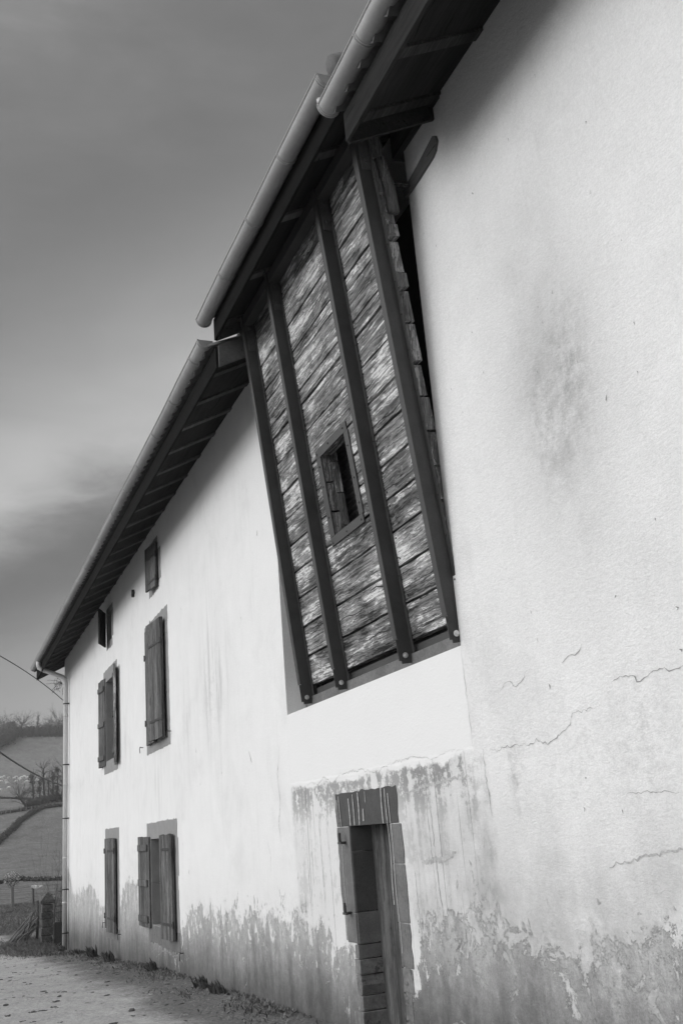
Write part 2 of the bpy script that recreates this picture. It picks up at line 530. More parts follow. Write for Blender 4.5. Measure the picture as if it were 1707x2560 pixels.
# ------------------------------------------------------------------ mesh helpers
class MB:
    def __init__(s):
        s.v = []; s.f = []; s.r = []; s.mi = []; s.sm = []

    def addf(s, vs, fs, r=None, mi=0, sm=False):
        k = len(s.v)
        s.v += [tuple(v) for v in vs]
        rr = random.random() if r is None else r
        for f in fs:
            s.f.append([k + i for i in f]); s.r.append(rr); s.mi.append(mi); s.sm.append(sm)
        return s

    def box(s, x0, x1, y0, y1, z0, z1, r=None, mi=0):
        vs = [(x0, y0, z0), (x1, y0, z0), (x1, y1, z0), (x0, y1, z0), (x0, y0, z1), (x1, y0, z1), (x1, y1, z1), (x0, y1, z1)]
        return s.addf(vs, [(0, 3, 2, 1), (4, 5, 6, 7), (0, 1, 5, 4), (1, 2, 6, 5), (2, 3, 7, 6), (3, 0, 4, 7)], r, mi)

    def frame(s, o, ax, ay, az, x0, x1, y0, y1, z0, z1, r=None, mi=0):
        o = Vector(o)
        vs = [o + ax * x + ay * y + az * z for z in (z0, z1) for x, y in ((x0, y0), (x1, y0), (x1, y1), (x0, y1))]
        return s.addf(vs, [(0, 3, 2, 1), (4, 5, 6, 7), (0, 1, 5, 4), (1, 2, 6, 5), (2, 3, 7, 6), (3, 0, 4, 7)], r, mi)

    def prism(s, poly, y0, y1, r=None, mi=0):
        """poly: (x,z) outline, extruded in y; made to face outward whichever way it winds"""
        a = sum(poly[i][0] * poly[(i + 1) % len(poly)][1] - poly[(i + 1) % len(poly)][0] * poly[i][1] for i in range(len(poly)))
        if a < 0:
            poly = poly[::-1]
        n = len(poly)
        vs = [(x, y0, z) for x, z in poly] + [(x, y1, z) for x, z in poly]
        fs = [tuple(range(n)), tuple(range(2 * n - 1, n - 1, -1))] + [(i, i + n, (i + 1) % n + n, (i + 1) % n) for i in range(n)]
        return s.addf(vs, fs, r, mi)

    def tube(s, pts, rad, seg=8, r=None, mi=0, caps=True):
        pts = [Vector(p) for p in pts]
        n = len(pts)
        rads = rad if isinstance(rad, (list, tuple)) else [rad] * n
        vs = []
        u = None
        for i, p in enumerate(pts):
            d = (pts[min(i + 1, n - 1)] - pts[max(i - 1, 0)])
            if d.length < 1e-9:
                d = Vector((0, 0, 1))
            d.normalize()
            if u is None:
                u = d.orthogonal().normalized()
            else:
                u = (u - d * u.dot(d))
                u = u.normalized() if u.length > 1e-6 else d.orthogonal().normalized()
            w_ = d.cross(u)
            for k in range(seg):
                a = 2 * math.pi * k / seg
                vs.append(p + (u * math.cos(a) + w_ * math.sin(a)) * rads[i])
        fs = []
        for i in range(n - 1):
            for k in range(seg):
                a, b_ = i * seg + k, i * seg + (k + 1) % seg
                fs.append((a, b_, b_ + seg, a + seg))
        if caps:
            fs.append(tuple(range(seg - 1, -1, -1)))
            fs.append(tuple(range((n - 1) * seg, n * seg)))
        return s.addf(vs, fs, r, mi, True)

    def cyl(s, p, d, rad, ln, seg=12, r=None, mi=0):
        p = Vector(p); d = Vector(d).normalized()
        k = len(s.f)
        s.tube([p, p + d * ln], rad, seg, r, mi)
        for i in range(k, len(s.f)):
            s.sm[i] = False
        return s

    def ball(s, c, rx, ry, rz, seg=8, rings=6, jit=0, r=None, mi=0):
        vs = [(c[0], c[1], c[2] - rz)]
        for i in range(1, rings):
            th = math.pi * i / rings
            for k in range(seg):
                a = 2 * math.pi * k / seg
                q = 1 + random.uniform(-jit, jit)
                vs.append((c[0] + rx * math.sin(th) * math.cos(a) * q, c[1] + ry * math.sin(th) * math.sin(a) * q, c[2] - rz * math.cos(th) * q))
        vs.append((c[0], c[1], c[2] + rz))
        fs = [(0, 1 + (k + 1) % seg, 1 + k) for k in range(seg)]
        for i in range(rings - 2):
            for k in range(seg):
                a = 1 + i * seg + k; b_ = 1 + i * seg + (k + 1) % seg
                fs.append((a, b_, b_ + seg, a + seg))
        t0 = 1 + (rings - 2) * seg
        fs += [(t0 + k, t0 + (k + 1) % seg, len(vs) - 1) for k in range(seg)]
        return s.addf(vs, fs, r, mi, True)

    def build(s, name, mats, parent=None, bevel=0.0):
        me = bpy.data.meshes.new(name)
        me.from_pydata(s.v, [], s.f)
        if not isinstance(mats, (list, tuple)):
            mats = [mats]
        for m_ in mats:
            me.materials.append(m_)
        me.polygons.foreach_set('material_index', s.mi)
        me.polygons.foreach_set('use_smooth', s.sm)
        at = me.attributes.new('rnd', 'FLOAT', 'FACE')
        at.data.foreach_set('value', s.r)
        me.update()
        o = bpy.data.objects.new(name, me)
        col.objects.link(o)
        if parent is not None:
            o.parent = parent
        if bevel:
            md = o.modifiers.new('bevel', 'BEVEL')
            md.width = bevel; md.segments = 2; md.limit_method = 'ANGLE'; md.angle_limit = R(40)
        return o


def tag(o, label, cat, group=None, kind=None):
    o['label'] = label
    o['category'] = cat
    if group: o['group'] = group
    if kind: o['kind'] = kind
    return o


def empty(name, loc, label, cat, group=None, rz=0):
    o = bpy.data.objects.new(name, None)
    col.objects.link(o)
    o.empty_display_size = .2
    o.location = loc
    o.rotation_euler = (0, 0, rz)
    return tag(o, label, cat, group)


PR = [(-60, .1), (0, .1), (5, .05), (8.2, 0), (11.7, -.10), (13.3, -.16), (17.9, -.31), (21.7, -.547), (27.2, -.85), (31, -1.13), (40, -1.15), (58, -1.2),
      (93, -1.3), (150, .7), (200, 2.8), (240, 8.4), (260, 11.3), (330, 21.9), (380, 31.6), (430, 44.6), (460, 49.5), (500, 51), (700, 45), (2500, 40)]


def gz(s):
    for (a, b_), (c, d) in zip(PR, PR[1:]):
        if s <= c:
            return b_ + (d - b_) * (s - a) / (c - a)
    return PR[-1][1]


# ------------------------------------------------------------------ terrain and road
g = MB()
sx_ = sorted(set([a for a, _ in PR] + [i * 4.0 for i in range(-15, 120)] + [500, 560, 640, 800, 1000, 1400, 1900]))
ys_ = [-1500, -700, -300, -150, -80, -40, -20, -10, -5, 0, 5, 10, 20, 40, 80, 150, 300, 700, 1500]
vs = [(-a, y, gz(a) + (0 if a < 35 else noise.noise(Vector((a * .03, y * .03, 0))) * min(1.0, (a - 35) / 60) * 1.0 * (0 if a > 90 and a < 460 and abs(y) < 45 else 1))) for a in sx_ for y in ys_]
ny = len(ys_)
g.addf(vs, [(i * ny + j, i * ny + j + 1, (i + 1) * ny + j + 1, (i + 1) * ny + j) for i in range(len(sx_) - 1) for j in range(ny - 1)], .5, sm=True)
o = g.build('ground', M['pasture']); o['kind'] = 'structure'
# make the normals face up whichever way the grid wound
if o.data.polygons[0].normal.z < 0:
    o.data.flip_normals()

rd = MB()
xs = [-39.5 + i * .5 for i in range(0, 118)]
rows = []
for x in xs:
    s = -x
    wob = .25 * noise.noise(Vector((x * .5, 0, 3)))
    inner = -.01 if s < 30.8 else (-.30 if s < 33 else -.45 - (s - 33) * .04 + wob * .3)
    outer = -7.5 + wob * 2
    if s > 31:
        outer = -7.5 - (s - 31) * 1.6
    rows.append([(x, inner + (outer - inner) * (j / 10), gz(s) + .012) for j in range(11)])
vs = [p for r_ in rows for p in r_]
rd.addf(vs, [(i * 11 + j, (i + 1) * 11 + j, (i + 1) * 11 + j + 1, i * 11 + j + 1) for i in range(len(rows) - 1) for j in range(10)], .5, sm=True)
o = rd.build('road', M['road']); o['kind'] = 'structure'
if o.data.polygons[0].normal.z < 0:
    o.data.flip_normals()

# ------------------------------------------------------------------ farmhouse
house = empty('farmhouse', (0, 0, 0), 'long whitewashed farmhouse with shuttered windows and a leaning timber hay door', 'farmhouse')

# openings in the front wall: (s_far, s_near, z0, z1, depth)
HAY = (10.10, 6.17, 2.83, 7.30)
DOOR = (8.60, 7.66, -1.5, 1.70)
OPEN = [HAY, DOOR,
        (22.38, 21.72, 5.94, 6.60),     # W1 far attic
        (17.30, 16.66, 5.90, 6.66),     # W2 near attic
        (22.65, 21.54, 3.36, 5.12),     # W3
        (17.60, 16.26, 3.34, 5.12),     # W4
        (22.58, 21.36, .01, 1.76),      # W5
        (17.76, 15.98, .30, 1.70)]      # W6
WT = .6
XL, XR = -30.75, 9.0
wl = MB()
xb = sorted(set([XL, XR] + [-a for o_ in OPEN for a in o_[:2]] + [XL + i * 1.5 for i in range(1, 26)]))
zb_ = sorted(set([-2.0, 7.3] + [a for o_ in OPEN for a in o_[2:4] if a > -1.9] + [-1.5]))


def inside(x, z):
    return any(-a < x < -b_ and c < z < d for a, b_, c, d in OPEN)


for x0, x1 in zip(xb, xb[1:]):
    for z0, z1 in zip(zb_, zb_[1:]):
        if inside((x0 + x1) / 2, (z0 + z1) / 2):
            continue
        wl.addf([(x0, 0, z0), (x1, 0, z0), (x1, 0, z1), (x0, 0, z1)], [(0, 1, 2, 3)], .5)
        wl.addf([(x0, WT, z0), (x1, WT, z0), (x1, WT, z1), (x0, WT, z1)], [(3, 2, 1, 0)], .5, 1)
for a, b_, c, d in OPEN:
    x0, x1 = -a, -b_
    dd = WT
    mi = 1
    wl.addf([(x0, 0, c), (x0, dd, c), (x0, dd, d), (x0, 0, d)], [(3, 2, 1, 0)], .5, 2)
    wl.addf([(x1, 0, c), (x1, dd, c), (x1, dd, d), (x1, 0, d)], [(0, 1, 2, 3)], .5, 2)
    wl.addf([(x0, 0, c), (x1, 0, c), (x1, dd, c), (x0, dd, c)], [(0, 1, 2, 3)], .5, 2)
    wl.addf([(x0, 0, d), (x1, 0, d), (x1, dd, d), (x0, dd, d)], [(3, 2, 1, 0)], .5, 2)


def ribbon(pts, wid, mi=3, y=-.003, jag=.35):
    """a crack: a thin broken strip that runs along pts (s,z)"""
    q = []
    for (a, b_), (c, d) in zip(pts, pts[1:]):
        n = max(2, int(math.hypot(c - a, d - b_) / .022))
        for i in range(n):
            f = i / n
            q.append((a + (c - a) * f + random.gauss(0, .005), b_ + (d - b_) * f + random.gauss(0, .007)))
    q.append(pts[-1])
    vs = []
    for i, (s_, z_) in enumerate(q):
        a = q[max(0, i - 1)]; c = q[min(len(q) - 1, i + 1)]
        dx, dz = -(c[0] - a[0]), c[1] - a[1]
        L = math.hypot(dx, dz) or 1
        f = min(i, len(q) - 1 - i) / max(1, len(q) - 1) * 4
        ww = wid * min(1, .25 + f) * random.uniform(1 - jag, 1 + jag) / 2
        nx, nz = -dz / L * ww, dx / L * ww
        vs += [(-s_ + nx, y, z_ + nz), (-s_ - nx, y, z_ - nz)]
    for i in range(len(q) - 1):
        k = 2 * i
        P4 = [vs[k], vs[k + 1], vs[k + 3], vs[k + 2]]
        ar = sum(P4[j][0] * P4[(j + 1) % 4][2] - P4[(j + 1) % 4][0] * P4[j][2] for j in range(4))
        wl.addf(P4 if ar > 0 else P4[::-1], [(0, 1, 2, 3)], .5, mi)


CR = [
    ([(5.71, 2.44), (5.64, 2.48), (5.58, 2.485), (5.54, 2.45), (5.49, 2.45), (5.40, 2.47), (5.36, 2.52)], .007),
    ([(4.98, 2.50), (4.90, 2.52), (4.80, 2.53), (4.74, 2.57)], .006),
    ([(4.55, 2.31), (4.47, 2.33), (4.35, 2.33), (4.28, 2.28), (4.20, 2.31), (4.12, 2.33), (4.0, 2.30), (3.85, 2.31)], .008),
    ([(5.94, 2.08), (5.75, 2.08), (5.50, 2.085), (5.40, 2.06), (5.36, 2.09), (5.28, 2.07), (5.23, 2.05), (5.12, 2.09), (5.01, 2.11), (4.94, 2.20), (4.80, 2.20), (4.66, 2.21)], .006),
    ([(6.03, 2.10), (6.03, 1.95), (6.02, 1.80), (6.01, 1.66)], .010),
    ([(6.17, 2.80), (6.165, 2.45), (6.16, 2.12)], .005),
    ([(10.55, 1.55), (10.60, 1.75), (10.50, 1.95), (10.55, 2.25), (10.42, 2.55)], .010),
    ([(10.12, 2.06), (9.9, 2.09), (9.7, 2.05), (9.5, 2.10), (9.3, 2.07), (9.1, 2.12), (8.9, 2.05), (8.7, 2.12), (8.2, 2.13), (7.9, 2.08), (7.5, 2.13), (7.1, 2.14), (6.8, 2.10), (6.5, 2.13), (6.25, 2.11)], .005),
    ([(9.75, 1.68), (9.74, 1.3), (9.72, .95), (9.70, .75)], .008),
    ([(9.35, 1.80), (9.34, 1.5), (9.32, 1.1), (9.33, .9)], .008),
    ([(9.62, 1.7), (9.6, 1.4), (9.6, 1.1)], .006),
    ([(9.15, 1.78), (9.12, 1.35), (9.1, 1.0)], .006),
    ([(6.92, 1.85), (6.91, 1.5), (6.90, 1.2), (6.88, 1.05), (6.87, .78)], .009),
    ([(6.98, 1.8), (6.96, 1.4), (6.96, 1.0)], .007),
    ([(7.3, 1.5), (7.28, 1.0), (7.26, .4), (7.27, 0.0)], .007),
    ([(9.7, .32), (9.6, .50), (9.45, .30), (9.30, .34), (9.15, .26)], .018),
    ([(9.7, .32), (9.72, .18)], .014),
    ([(6.75, .78), (6.68, .83), (6.62, .88)], .020),
    ([(6.9, .30), (6.78, .34), (6.6, .30), (6.45, .27), (6.35, .22)], .020),
    ([(4.62, .55), (4.6, .42), (4.58, .34), (4.63, .25)], .016),
    ([(17.5, -.15), (17.0, -.02), (16.6, .02), (16.2, -.02), (15.8, .02), (15.4, -.08)], .03),
    ([(17.9, -.1), (17.4, .0)], .02),
    ([(12.2, .20), (12.1, .05), (12.25, -.05)], .02),
    ([(4.55, 1.72), (4.4, 1.73), (4.1, 1.71)], .004),
    ([(11.0, 1.2), (10.95, 1.4), (11.05, 1.6)], .006),
    ([(11.6, 2.6), (11.5, 2.45)], .02),
]
for p_, w_ in CR:
    ribbon(p_, w_ * .5, jag=.7)
# shallow scored lines left by fittings
ribbon([(7.35, 1.88), (7.0, 1.915), (6.6, 1.93), (6.28, 1.945)], .022, 4, -.002, .2)
ribbon([(7.15, 1.36), (6.95, 1.385), (6.75, 1.40), (6.58, 1.44)], .040, 4, -.002, .2)
ribbon([(6.63, 1.20), (6.61, 1.26)], .030, 4, -.002, .1)
ribbon([(4.8, 1.36), (4.5, 1.41), (4.2, 1.44), (3.9, 1.46)], .010, 4, -.002, .3)
# nicks and chips
for _ in range(36):
    s_ = random.uniform(3.6, 6.0); z_ = random.uniform(1.4, 6.4)
    ribbon([(s_, z_), (s_ + random.uniform(-.006, .006), z_ - random.uniform(.008, .03))], random.uniform(.004, .010))
for _ in range(30):
    s_ = random.uniform(10.4, 29); z_ = random.uniform(.9, 5.5)
    if not any(b_ - .5 < s_ < a + .5 and c - .3 < z_ < d + .3 for a, b_, c, d in OPEN):
        ribbon([(s_, z_), (s_ + random.uniform(-.01, .01), z_ - random.uniform(.02, .07))], random.uniform(.006, .02))
wl.build('front_wall', [M['plaster'], M['plain'], M['reveal'], M['crack'], M['groove']], house)

RZ = 6.93       # soffit height at the wall
SL = .5
RY, EY = 5.0, -.75
gb = MB()
for x0, x1 in ((XL, XL + .5), (XR - .5, XR)):
    n = 6
    poly = [(WT, -2.0), (10.0, -2.0), (10.0, RZ), (RY, RZ + RY * SL), (WT, RZ + WT * SL)]
    vs = [(x0, y, z) for y, z in poly] + [(x1, y, z) for y, z in poly]
    k = len(poly)
    gb.addf(vs, [tuple(range(k - 1, -1, -1)), tuple(range(k, 2 * k))] + [(i, (i + 1) % k, (i + 1) % k + k, i + k) for i in range(k)], .5)
gb.box(XL + .5, XR - .5, 9.5, 10.0, -2.0, RZ)
gb.build('gable_and_back_walls', M['plain'], house)
fl = MB().box(XL + .5, XR - .5, WT, 9.5, 2.55, 2.8)
fl.build('upper_floor', M['black'], house)

# roofs -----------------------------------------------------------------
def roof(s_far, s_near, dz, name, label, ribs, near_board=False, far_board=False, yin=0.0):
    x0, x1 = -s_far, -s_near
    z = lambda y: RZ + dz + SL * (y if y < RY else 2 * RY - y)
    rf = MB()
    th = .10
    ys = [EY, RY, 10.75]
    vs = []
    for x in (x0, x1):
        for y in ys:
            vs += [(x, y, z(y) + .10), (x, y, z(y) + .10 + th)]
    # boards
    rf.addf(vs, [(0, 6, 8, 2), (2, 8, 10, 4), (1, 3, 9, 7), (3, 5, 11, 9), (0, 1, 7, 6), (4, 10, 11, 5), (0, 2, 3, 1), (2, 4, 5, 3), (6, 7, 9, 8), (8, 9, 11, 10)], .5)
    r_ = rf.build('roof', M['soffit'], house)
    r_['label'] = label
    # rafters
    for s_ in ribs:
        rb = MB()
        w_ = .055
        yo, yi = EY + .03, .55
        rb_b = .072
        vs = []
        for x in (-s_ - w_, -s_ + w_):
            vs += [(x, yo, z(yo) + rb_b), (x, yi, z(yi) + rb_b), (x, yi, z(yi) + .10), (x, yo, z(yo) + .10)]
        rb.addf(vs, [(3, 2, 1, 0), (4, 5, 6, 7), (0, 1, 5, 4), (1, 2, 6, 5), (2, 3, 7, 6), (3, 0, 4, 7)])
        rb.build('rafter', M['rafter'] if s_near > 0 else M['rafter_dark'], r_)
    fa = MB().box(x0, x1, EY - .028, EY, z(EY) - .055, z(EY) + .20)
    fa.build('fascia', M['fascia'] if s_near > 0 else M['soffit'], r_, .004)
    for flag, x in ((near_board, x1), (far_board, x0)):
        if flag:
            vb = MB()
            yo, yi = EY, RY
            a, b_ = (x, x + .03) if x == x1 else (x - .03, x)
            vs = []
            for xx in (a, b_):
                vs += [(xx, yo, z(yo) - .05), (xx, yi, z(yi) - .05), (xx, yi, z(yi) + .21), (xx, yo, z(yo) + .21)]
            vb.addf(vs, [(3, 2, 1, 0), (4, 5, 6, 7), (0, 1, 5, 4), (1, 2, 6, 5), (2, 3, 7, 6), (3, 0, 4, 7)])
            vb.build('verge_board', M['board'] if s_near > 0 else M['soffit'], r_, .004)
    # channel tiles
    tl = MB()
    for side in (0, 1):
        per, seg = .24, 6
        n = int((x1 - x0) / per)
        rowsy = [(EY - .10) + i * (RY - EY + .10) / 16 for i in range(17)]
        for a, b_ in zip(rowsy, rowsy[1:]):
            vs, fs = [], []
            for i in range(n * seg + 1):
                x = x0 + (x1 - x0) * i / (n * seg)
                w_ = abs(math.sin(math.pi * i / seg)) * .07
                for y, l in ((a, .035), (b_ + .05, .0)):
                    yy = y if side == 0 else 2 * RY - y
                    vs.append((x, yy, z(yy) + .215 + w_ + l))
            for i in range(n * seg):
                k = 2 * i
                fs.append((k, k + 2, k + 3, k + 1) if side == 0 else (k, k + 1, k + 3, k + 2))
            tl.addf(vs, fs, sm=False)
            # thickness of the lowest course
    tl.tube([(x0, RY, z(RY) + .27), (x1, RY, z(RY) + .27)], .11, 8)
    tb = tl.build('roof_tiles', M['tile'], r_)
    md = tb.modifiers.new('thick', 'SOLIDIFY'); md.thickness = .014; md.offset = -1
    return r_


roof(31.15, 9.47, 0, 'roof', 'long low roof over the far wing', [10.02, 10.83] + [11.65 + i * .862 for i in range(22)] + [30.75], near_board=True, far_board=True)
roof(9.50, 5.62, .345, 'roof', 'raised roof over the timber hay door', [5.70, 6.47, 7.38, 8.42, 9.43], near_board=True, far_board=True)
roof(5.62, -9.2, 0, 'roof', 'roof over the near wing', [5.53, 4.86, 4.0, 3.1, 2.2, 1.3, .4, -.6, -1.6, -2.6, -3.6, -4.6, -5.6, -6.6, -7.6, -8.6], far_board=True, near_board=True)

# gutters -------------------------------------------------------------------
def gutter(s0, s1, zl, joints, label, r=.083, yc=-.862):
    gm = MB()
    seg = 14
    prof = []
    for i in range(seg + 1):
        a = math.pi * i / seg
        prof.append((yc - math.cos(a) * r, zl - math.sin(a) * r))
    inner = [(yc - math.cos(math.pi * i / seg) * (r - .004), zl - math.sin(math.pi * i / seg) * (r - .004)) for i in range(seg, -1, -1)]
    P = prof + inner
    n = len(P)
    k = max(2, int(abs(s0 - s1) / 1.0))
    cuts = sorted(set([s0, s1] + [j for j in joints if s1 < j < s0]), reverse=True)
    for a, b_ in zip(cuts, cuts[1:]):
        nn = max(1, int((a - b_) / .5))
        st = [a + (b_ - a) * i / nn for i in range(nn + 1)]
        vs = [(-s_, y, z + .012 * math.sin(s_ * .9) + .004 * math.sin(s_ * 3.1)) for s_ in st for y, z in P]
        fs = [(i * n + j, i * n + (j + 1) % n, (i + 1) * n + (j + 1) % n, (i + 1) * n + j) for i in range(nn) for j in range(n)]
        fs.append(tuple(range(n))[::-1]); fs.append(tuple(range(nn * n, nn * n + n)))
        gm.addf(vs, fs, sm=False)
    zz = lambda s_: .012 * math.sin(s_ * .9) + .004 * math.sin(s_ * 3.1)
    # rolled front bead
    m_ = max(2, int(abs(s0 - s1) / .5))
    gm.tube([(-(s0 + (s1 - s0) * i / m_), yc - r, zl + zz(s0 + (s1 - s0) * i / m_) + .003) for i in range(m_ + 1)], .010, 8, .3)
    for j in list(joints) + [s0 - .02, s1 + .02]:
        for o_ in (0, .022):
            gm.tube([(-(j + o_), yc - math.cos(a) * (r + .002), zl + zz(j) - math.sin(a) * (r + .002)) for a in [math.pi * i / 12 for i in range(13)]], .0055, 6, .95)
    g_ = gm.build('gutter', M['zinc'], house)
    g_['label'] = label
    md = g_.modifiers.new('es', 'EDGE_SPLIT'); md.split_angle = R(50)
    for p in g_.data.polygons:
        p.use_smooth = True
    # closed ends
    for e in (s0, s1):
        ec = MB()
        pts = [(y, z + zz(e)) for y, z in prof]
        dx = .003 if e == s1 else -.003
        vs = [(-e + dx, y, z) for y, z in pts] + [(-e + dx * 2, y, z) for y, z in pts]
        k = len(pts)
        ec.addf(vs, [tuple(range(k)), tuple(range(2 * k - 1, k - 1, -1))] + [(i, i + k, (i + 1) % k + k, (i + 1) % k) for i in range(k)])
        ec.build('end_cap', M['zinc'], g_)
    return g_


gutter(31.20, 9.56, 6.86, [9.98, 11.1, 12.2, 13.4, 14.5, 15.7, 17.2, 18.2, 19.1, 20.25, 21.4, 22.57, 24, 25.4, 26.8, 28.2, 29.9], 'gutter along the far wing')
mg = gutter(9.60, 5.66, 7.13, [6.64, 7.6, 8.6], 'raised gutter over the hay door')
ng = gutter(5.70, -9.3, 6.87, [4.95, 3.5, 2.0, .5, -1.0, -2.5, -4, -5.5, -7, -8.5], 'gutter along the near wing')
# outlet that drops from the raised gutter into the near one
ot = MB().tube([(-5.84, -.85, 7.06), (-5.82, -.845, 6.99), (-5.74, -.84, 6.94), (-5.62, -.84, 6.90)], .042, 10, .9)
ot.build('outlet', M['pipe'], mg)
# end-of-roof ridge tile that shows over the gutters
vt = MB()
vt.tube([(-5.72, -.78, 7.27), (-5.72, -.4, 7.46)], .095, 10)
vt.build('verge_tile', M['tile'], mg.parent)

# downpipe
dp = MB()
PX = -29.55
gz_ = gz(29.5)
dp.tube([(PX - .05, -.862, 6.80), (PX - .05, -.862, 6.70), (PX - .05, -.84, 6.62), (PX - .04, -.74, 6.56), (PX, -.40, 6.42), (PX, -.20, 6.34), (PX, -.12, 6.27), (PX, -.10, 6.15), (PX, -.10, 3.3),
         (PX, -.10, gz_ + .02)], .065, 14, .7)
for z in (3.3, 1.35, .2, 5.2):
    dp.tube([(PX, -.10, z), (PX, -.10, z + .05)], .070, 14, .9)
dpo = dp.build('downpipe', M['pipe'], house)
for z in (5.55, 3.85, 2.4, .55, -.55):
    bk = MB()
    bk.tube([(PX, -.10, z), (PX, -.10, z + .03)], .074, 14)
    bk.box(PX - .10, PX + .10, -.035, -.02, z, z + .03)
    bk.box(PX + .055, PX + .085, -.10, .02, z + .003, z + .027)
    bk.build('pipe_bracket', M['iron'], dpo)

# corner quoins of the far gable
qn = MB()
z = -1.1
k = 0
while z < 6.4:
    h = random.uniform(.32, .5)
    w_ = .10 if k % 2 else .02
    qn.box(XL - .05 - w_, XL + .06, -.012, .4, z, z + h - .015, mi=k % 2)
    z += h
    k += 1
qn.build('corner_quoins', [M['stone'], M['reveal']], house)


# windows -------------------------------------------------------------------
def stone(mb, s0, s1, z0, z1, out=(0, 0, 0, 0), y0=-.007, y1=.42, mi=0):
    """one dressed stone; out = which sides (far, near, bottom, top) meet plaster and are ragged"""
    x0, x1 = -s0, -s1
    P = []

    def edge(a, b_, rag, nx, nz):
        n = max(1, int(math.hypot(b_[0] - a[0], b_[1] - a[1]) / .07)) if rag else 1
        for i in range(n):
            f = i / n
            j = random.gauss(0, .009) if (rag and i) else 0
            P.append((a[0] + (b_[0] - a[0]) * f + nx * j, a[1] + (b_[1] - a[1]) * f + nz * j))
    edge((x0, z0), (x1, z0), out[2], 0, 1)
    edge((x1, z0), (x1, z1), out[1], 1, 0)
    edge((x1, z1), (x0, z1), out[3], 0, 1)
    edge((x0, z1), (x0, z0), out[0], 1, 0)
    mb.prism(P, y0, y1, None, mi)


def leaf(parent, hinge_s, side, z0, z1, wid, ang, mat, battens=None, straps=None, th=.035, y=-.035, boards=3, label=None, bw=.85, jit=0):
    """shutter leaf. side=+1: hinged on its far edge and reaching toward the near side; side=-1 the reverse.
    ang=0 closed, 180 folded back on the wall. Battens are on the inner face, straps on the outer."""
    hx = -hinge_s
    a = R(ang)
    ux = Vector((side * math.cos(a), -math.sin(a), 0))       # from hinge to free edge
    nrm = Vector((-side * math.sin(a), -math.cos(a), 0))     # outward face when closed
    uz = Vector((0, 0, 1))
    o_ = Vector((hx, y, 0))
    lf = MB()
    for i in range(boards):
        w0, w1 = wid * i / boards + .002, wid * (i + 1) / boards - .002
        dz = random.uniform(-.012, .012)
        lf.frame(o_, ux, nrm, uz, w0 + .002, w1 - .002, 0, th, z0 + dz * .5, z1 + dz, None, 0)
    if battens:
        for zz in battens:
            lf.frame(o_, ux, nrm, uz, wid * (1 - bw) * .5 + .0, wid * (1 + bw) * .5, -.030, 0.001, zz, zz + .105, None, 0)
    if straps:
        for zz in straps:
            lf.frame(o_, ux, nrm, uz, -.02, wid * .80, th - .001, th + .010, zz, zz + .042, .2, 1)
            lf.tube([o_ + ux * -.02 + nrm * (th + .004) + uz * (zz - .03), o_ + ux * -.02 + nrm * (th + .004) + uz * (zz + .075)], .014, 8, .2, 1)
            for q_ in (.2, .45, .7):
                lf.ball(o_ + ux * wid * q_ + nrm * (th + .011) + uz * (zz + .021), .007, .007, .007, 6, 4, 0, .2, 1)
    ob = lf.build('shutter', [mat, M['iron']], parent, .004)
    if label:
        ob['label'] = label
    return ob


def pane(parent, s0, s1, z0, z1, y=.20):
    pm_ = MB()
    pm_.box(-s0, -s1, y, y + .01, z0, z1, .5, 0)
    mid = -(s0 + s1) / 2
    for x0, x1 in ((-s0, -s0 + .05), (mid - .03, mid + .03), (-s1 - .05, -s1)):
        pm_.box(x0, x1, y - .03, y - .001, z0, z1, .5, 1)
    for zz in (z0, (z0 + z1) / 2 - .015, z1 - .05):
        pm_.box(-s0 + .05, mid - .03, y - .028, y - .002, zz, zz + .04, .5, 1)
        pm_.box(mid + .03, -s1 - .05, y - .028, y - .002, zz, zz + .04, .5, 1)
    return pm_.build('pane', [M['glass'], M['shutter']], parent)


G = .008


def window(surr, label):
    mb = MB()
    for a in surr:
        stone(mb, *a, mi=2 if a[2] < .2 and a[3] < .5 else 0)
        mb.box(-a[0] + .02, -a[1] - .02, -.004, .10, a[3] - .01, a[3] + G - .001 if a[3] < surr[0][2] else a[3] - .005, .5, 1)
    o_ = mb.build('window', [M['stone'], M['crack'], M['stone_mid']], house, .004)
    o_['label'] = label
    return o_


# W1 far attic opening
w1 = window([(22.46, 21.60, 6.585, 6.71, (1, 1, 0, 1)), (22.46, 22.36, 5.93 + G, 6.585 - G, (1, 0, 0, 0)), (21.74, 21.53, 5.98, 6.585 - G, (0, 1, 0, 0)), (22.46, 21.66, 5.78, 5.93, (1, 1, 1, 0))],
            'small attic window of the far end with its leaf swung half open')
bk = MB().box(-22.36, -21.74, .14, .17, 5.93, 6.585, .3); bk.build('shutter', M['shutter_dark'], w1)
leaf(w1, 22.44, 1, 5.86, 6.64, .52, 24, M['shutter_dark'], None, [6.0, 6.42], boards=2, y=-.02)
# W2 near attic opening
w2 = window([(17.42, 16.63, 6.64, 6.76, (1, 1, 0, 1)), (17.44, 17.28, 5.90 + G, 6.64 - G, (1, 0, 0, 0)), (16.68, 16.38, 5.95, 6.50, (0, 1, 1, 1)), (17.42, 16.64, 5.80, 5.90, (1, 1, 1, 0))],
            'small attic window over the tall shutter, its leaf closed')
pane(w2, 17.28, 16.68, 5.9, 6.64)
leaf(w2, 16.56, -1, 5.85, 6.63, .60, 6, M['shutter'], None, [5.95, 6.38], boards=2, y=-.03)
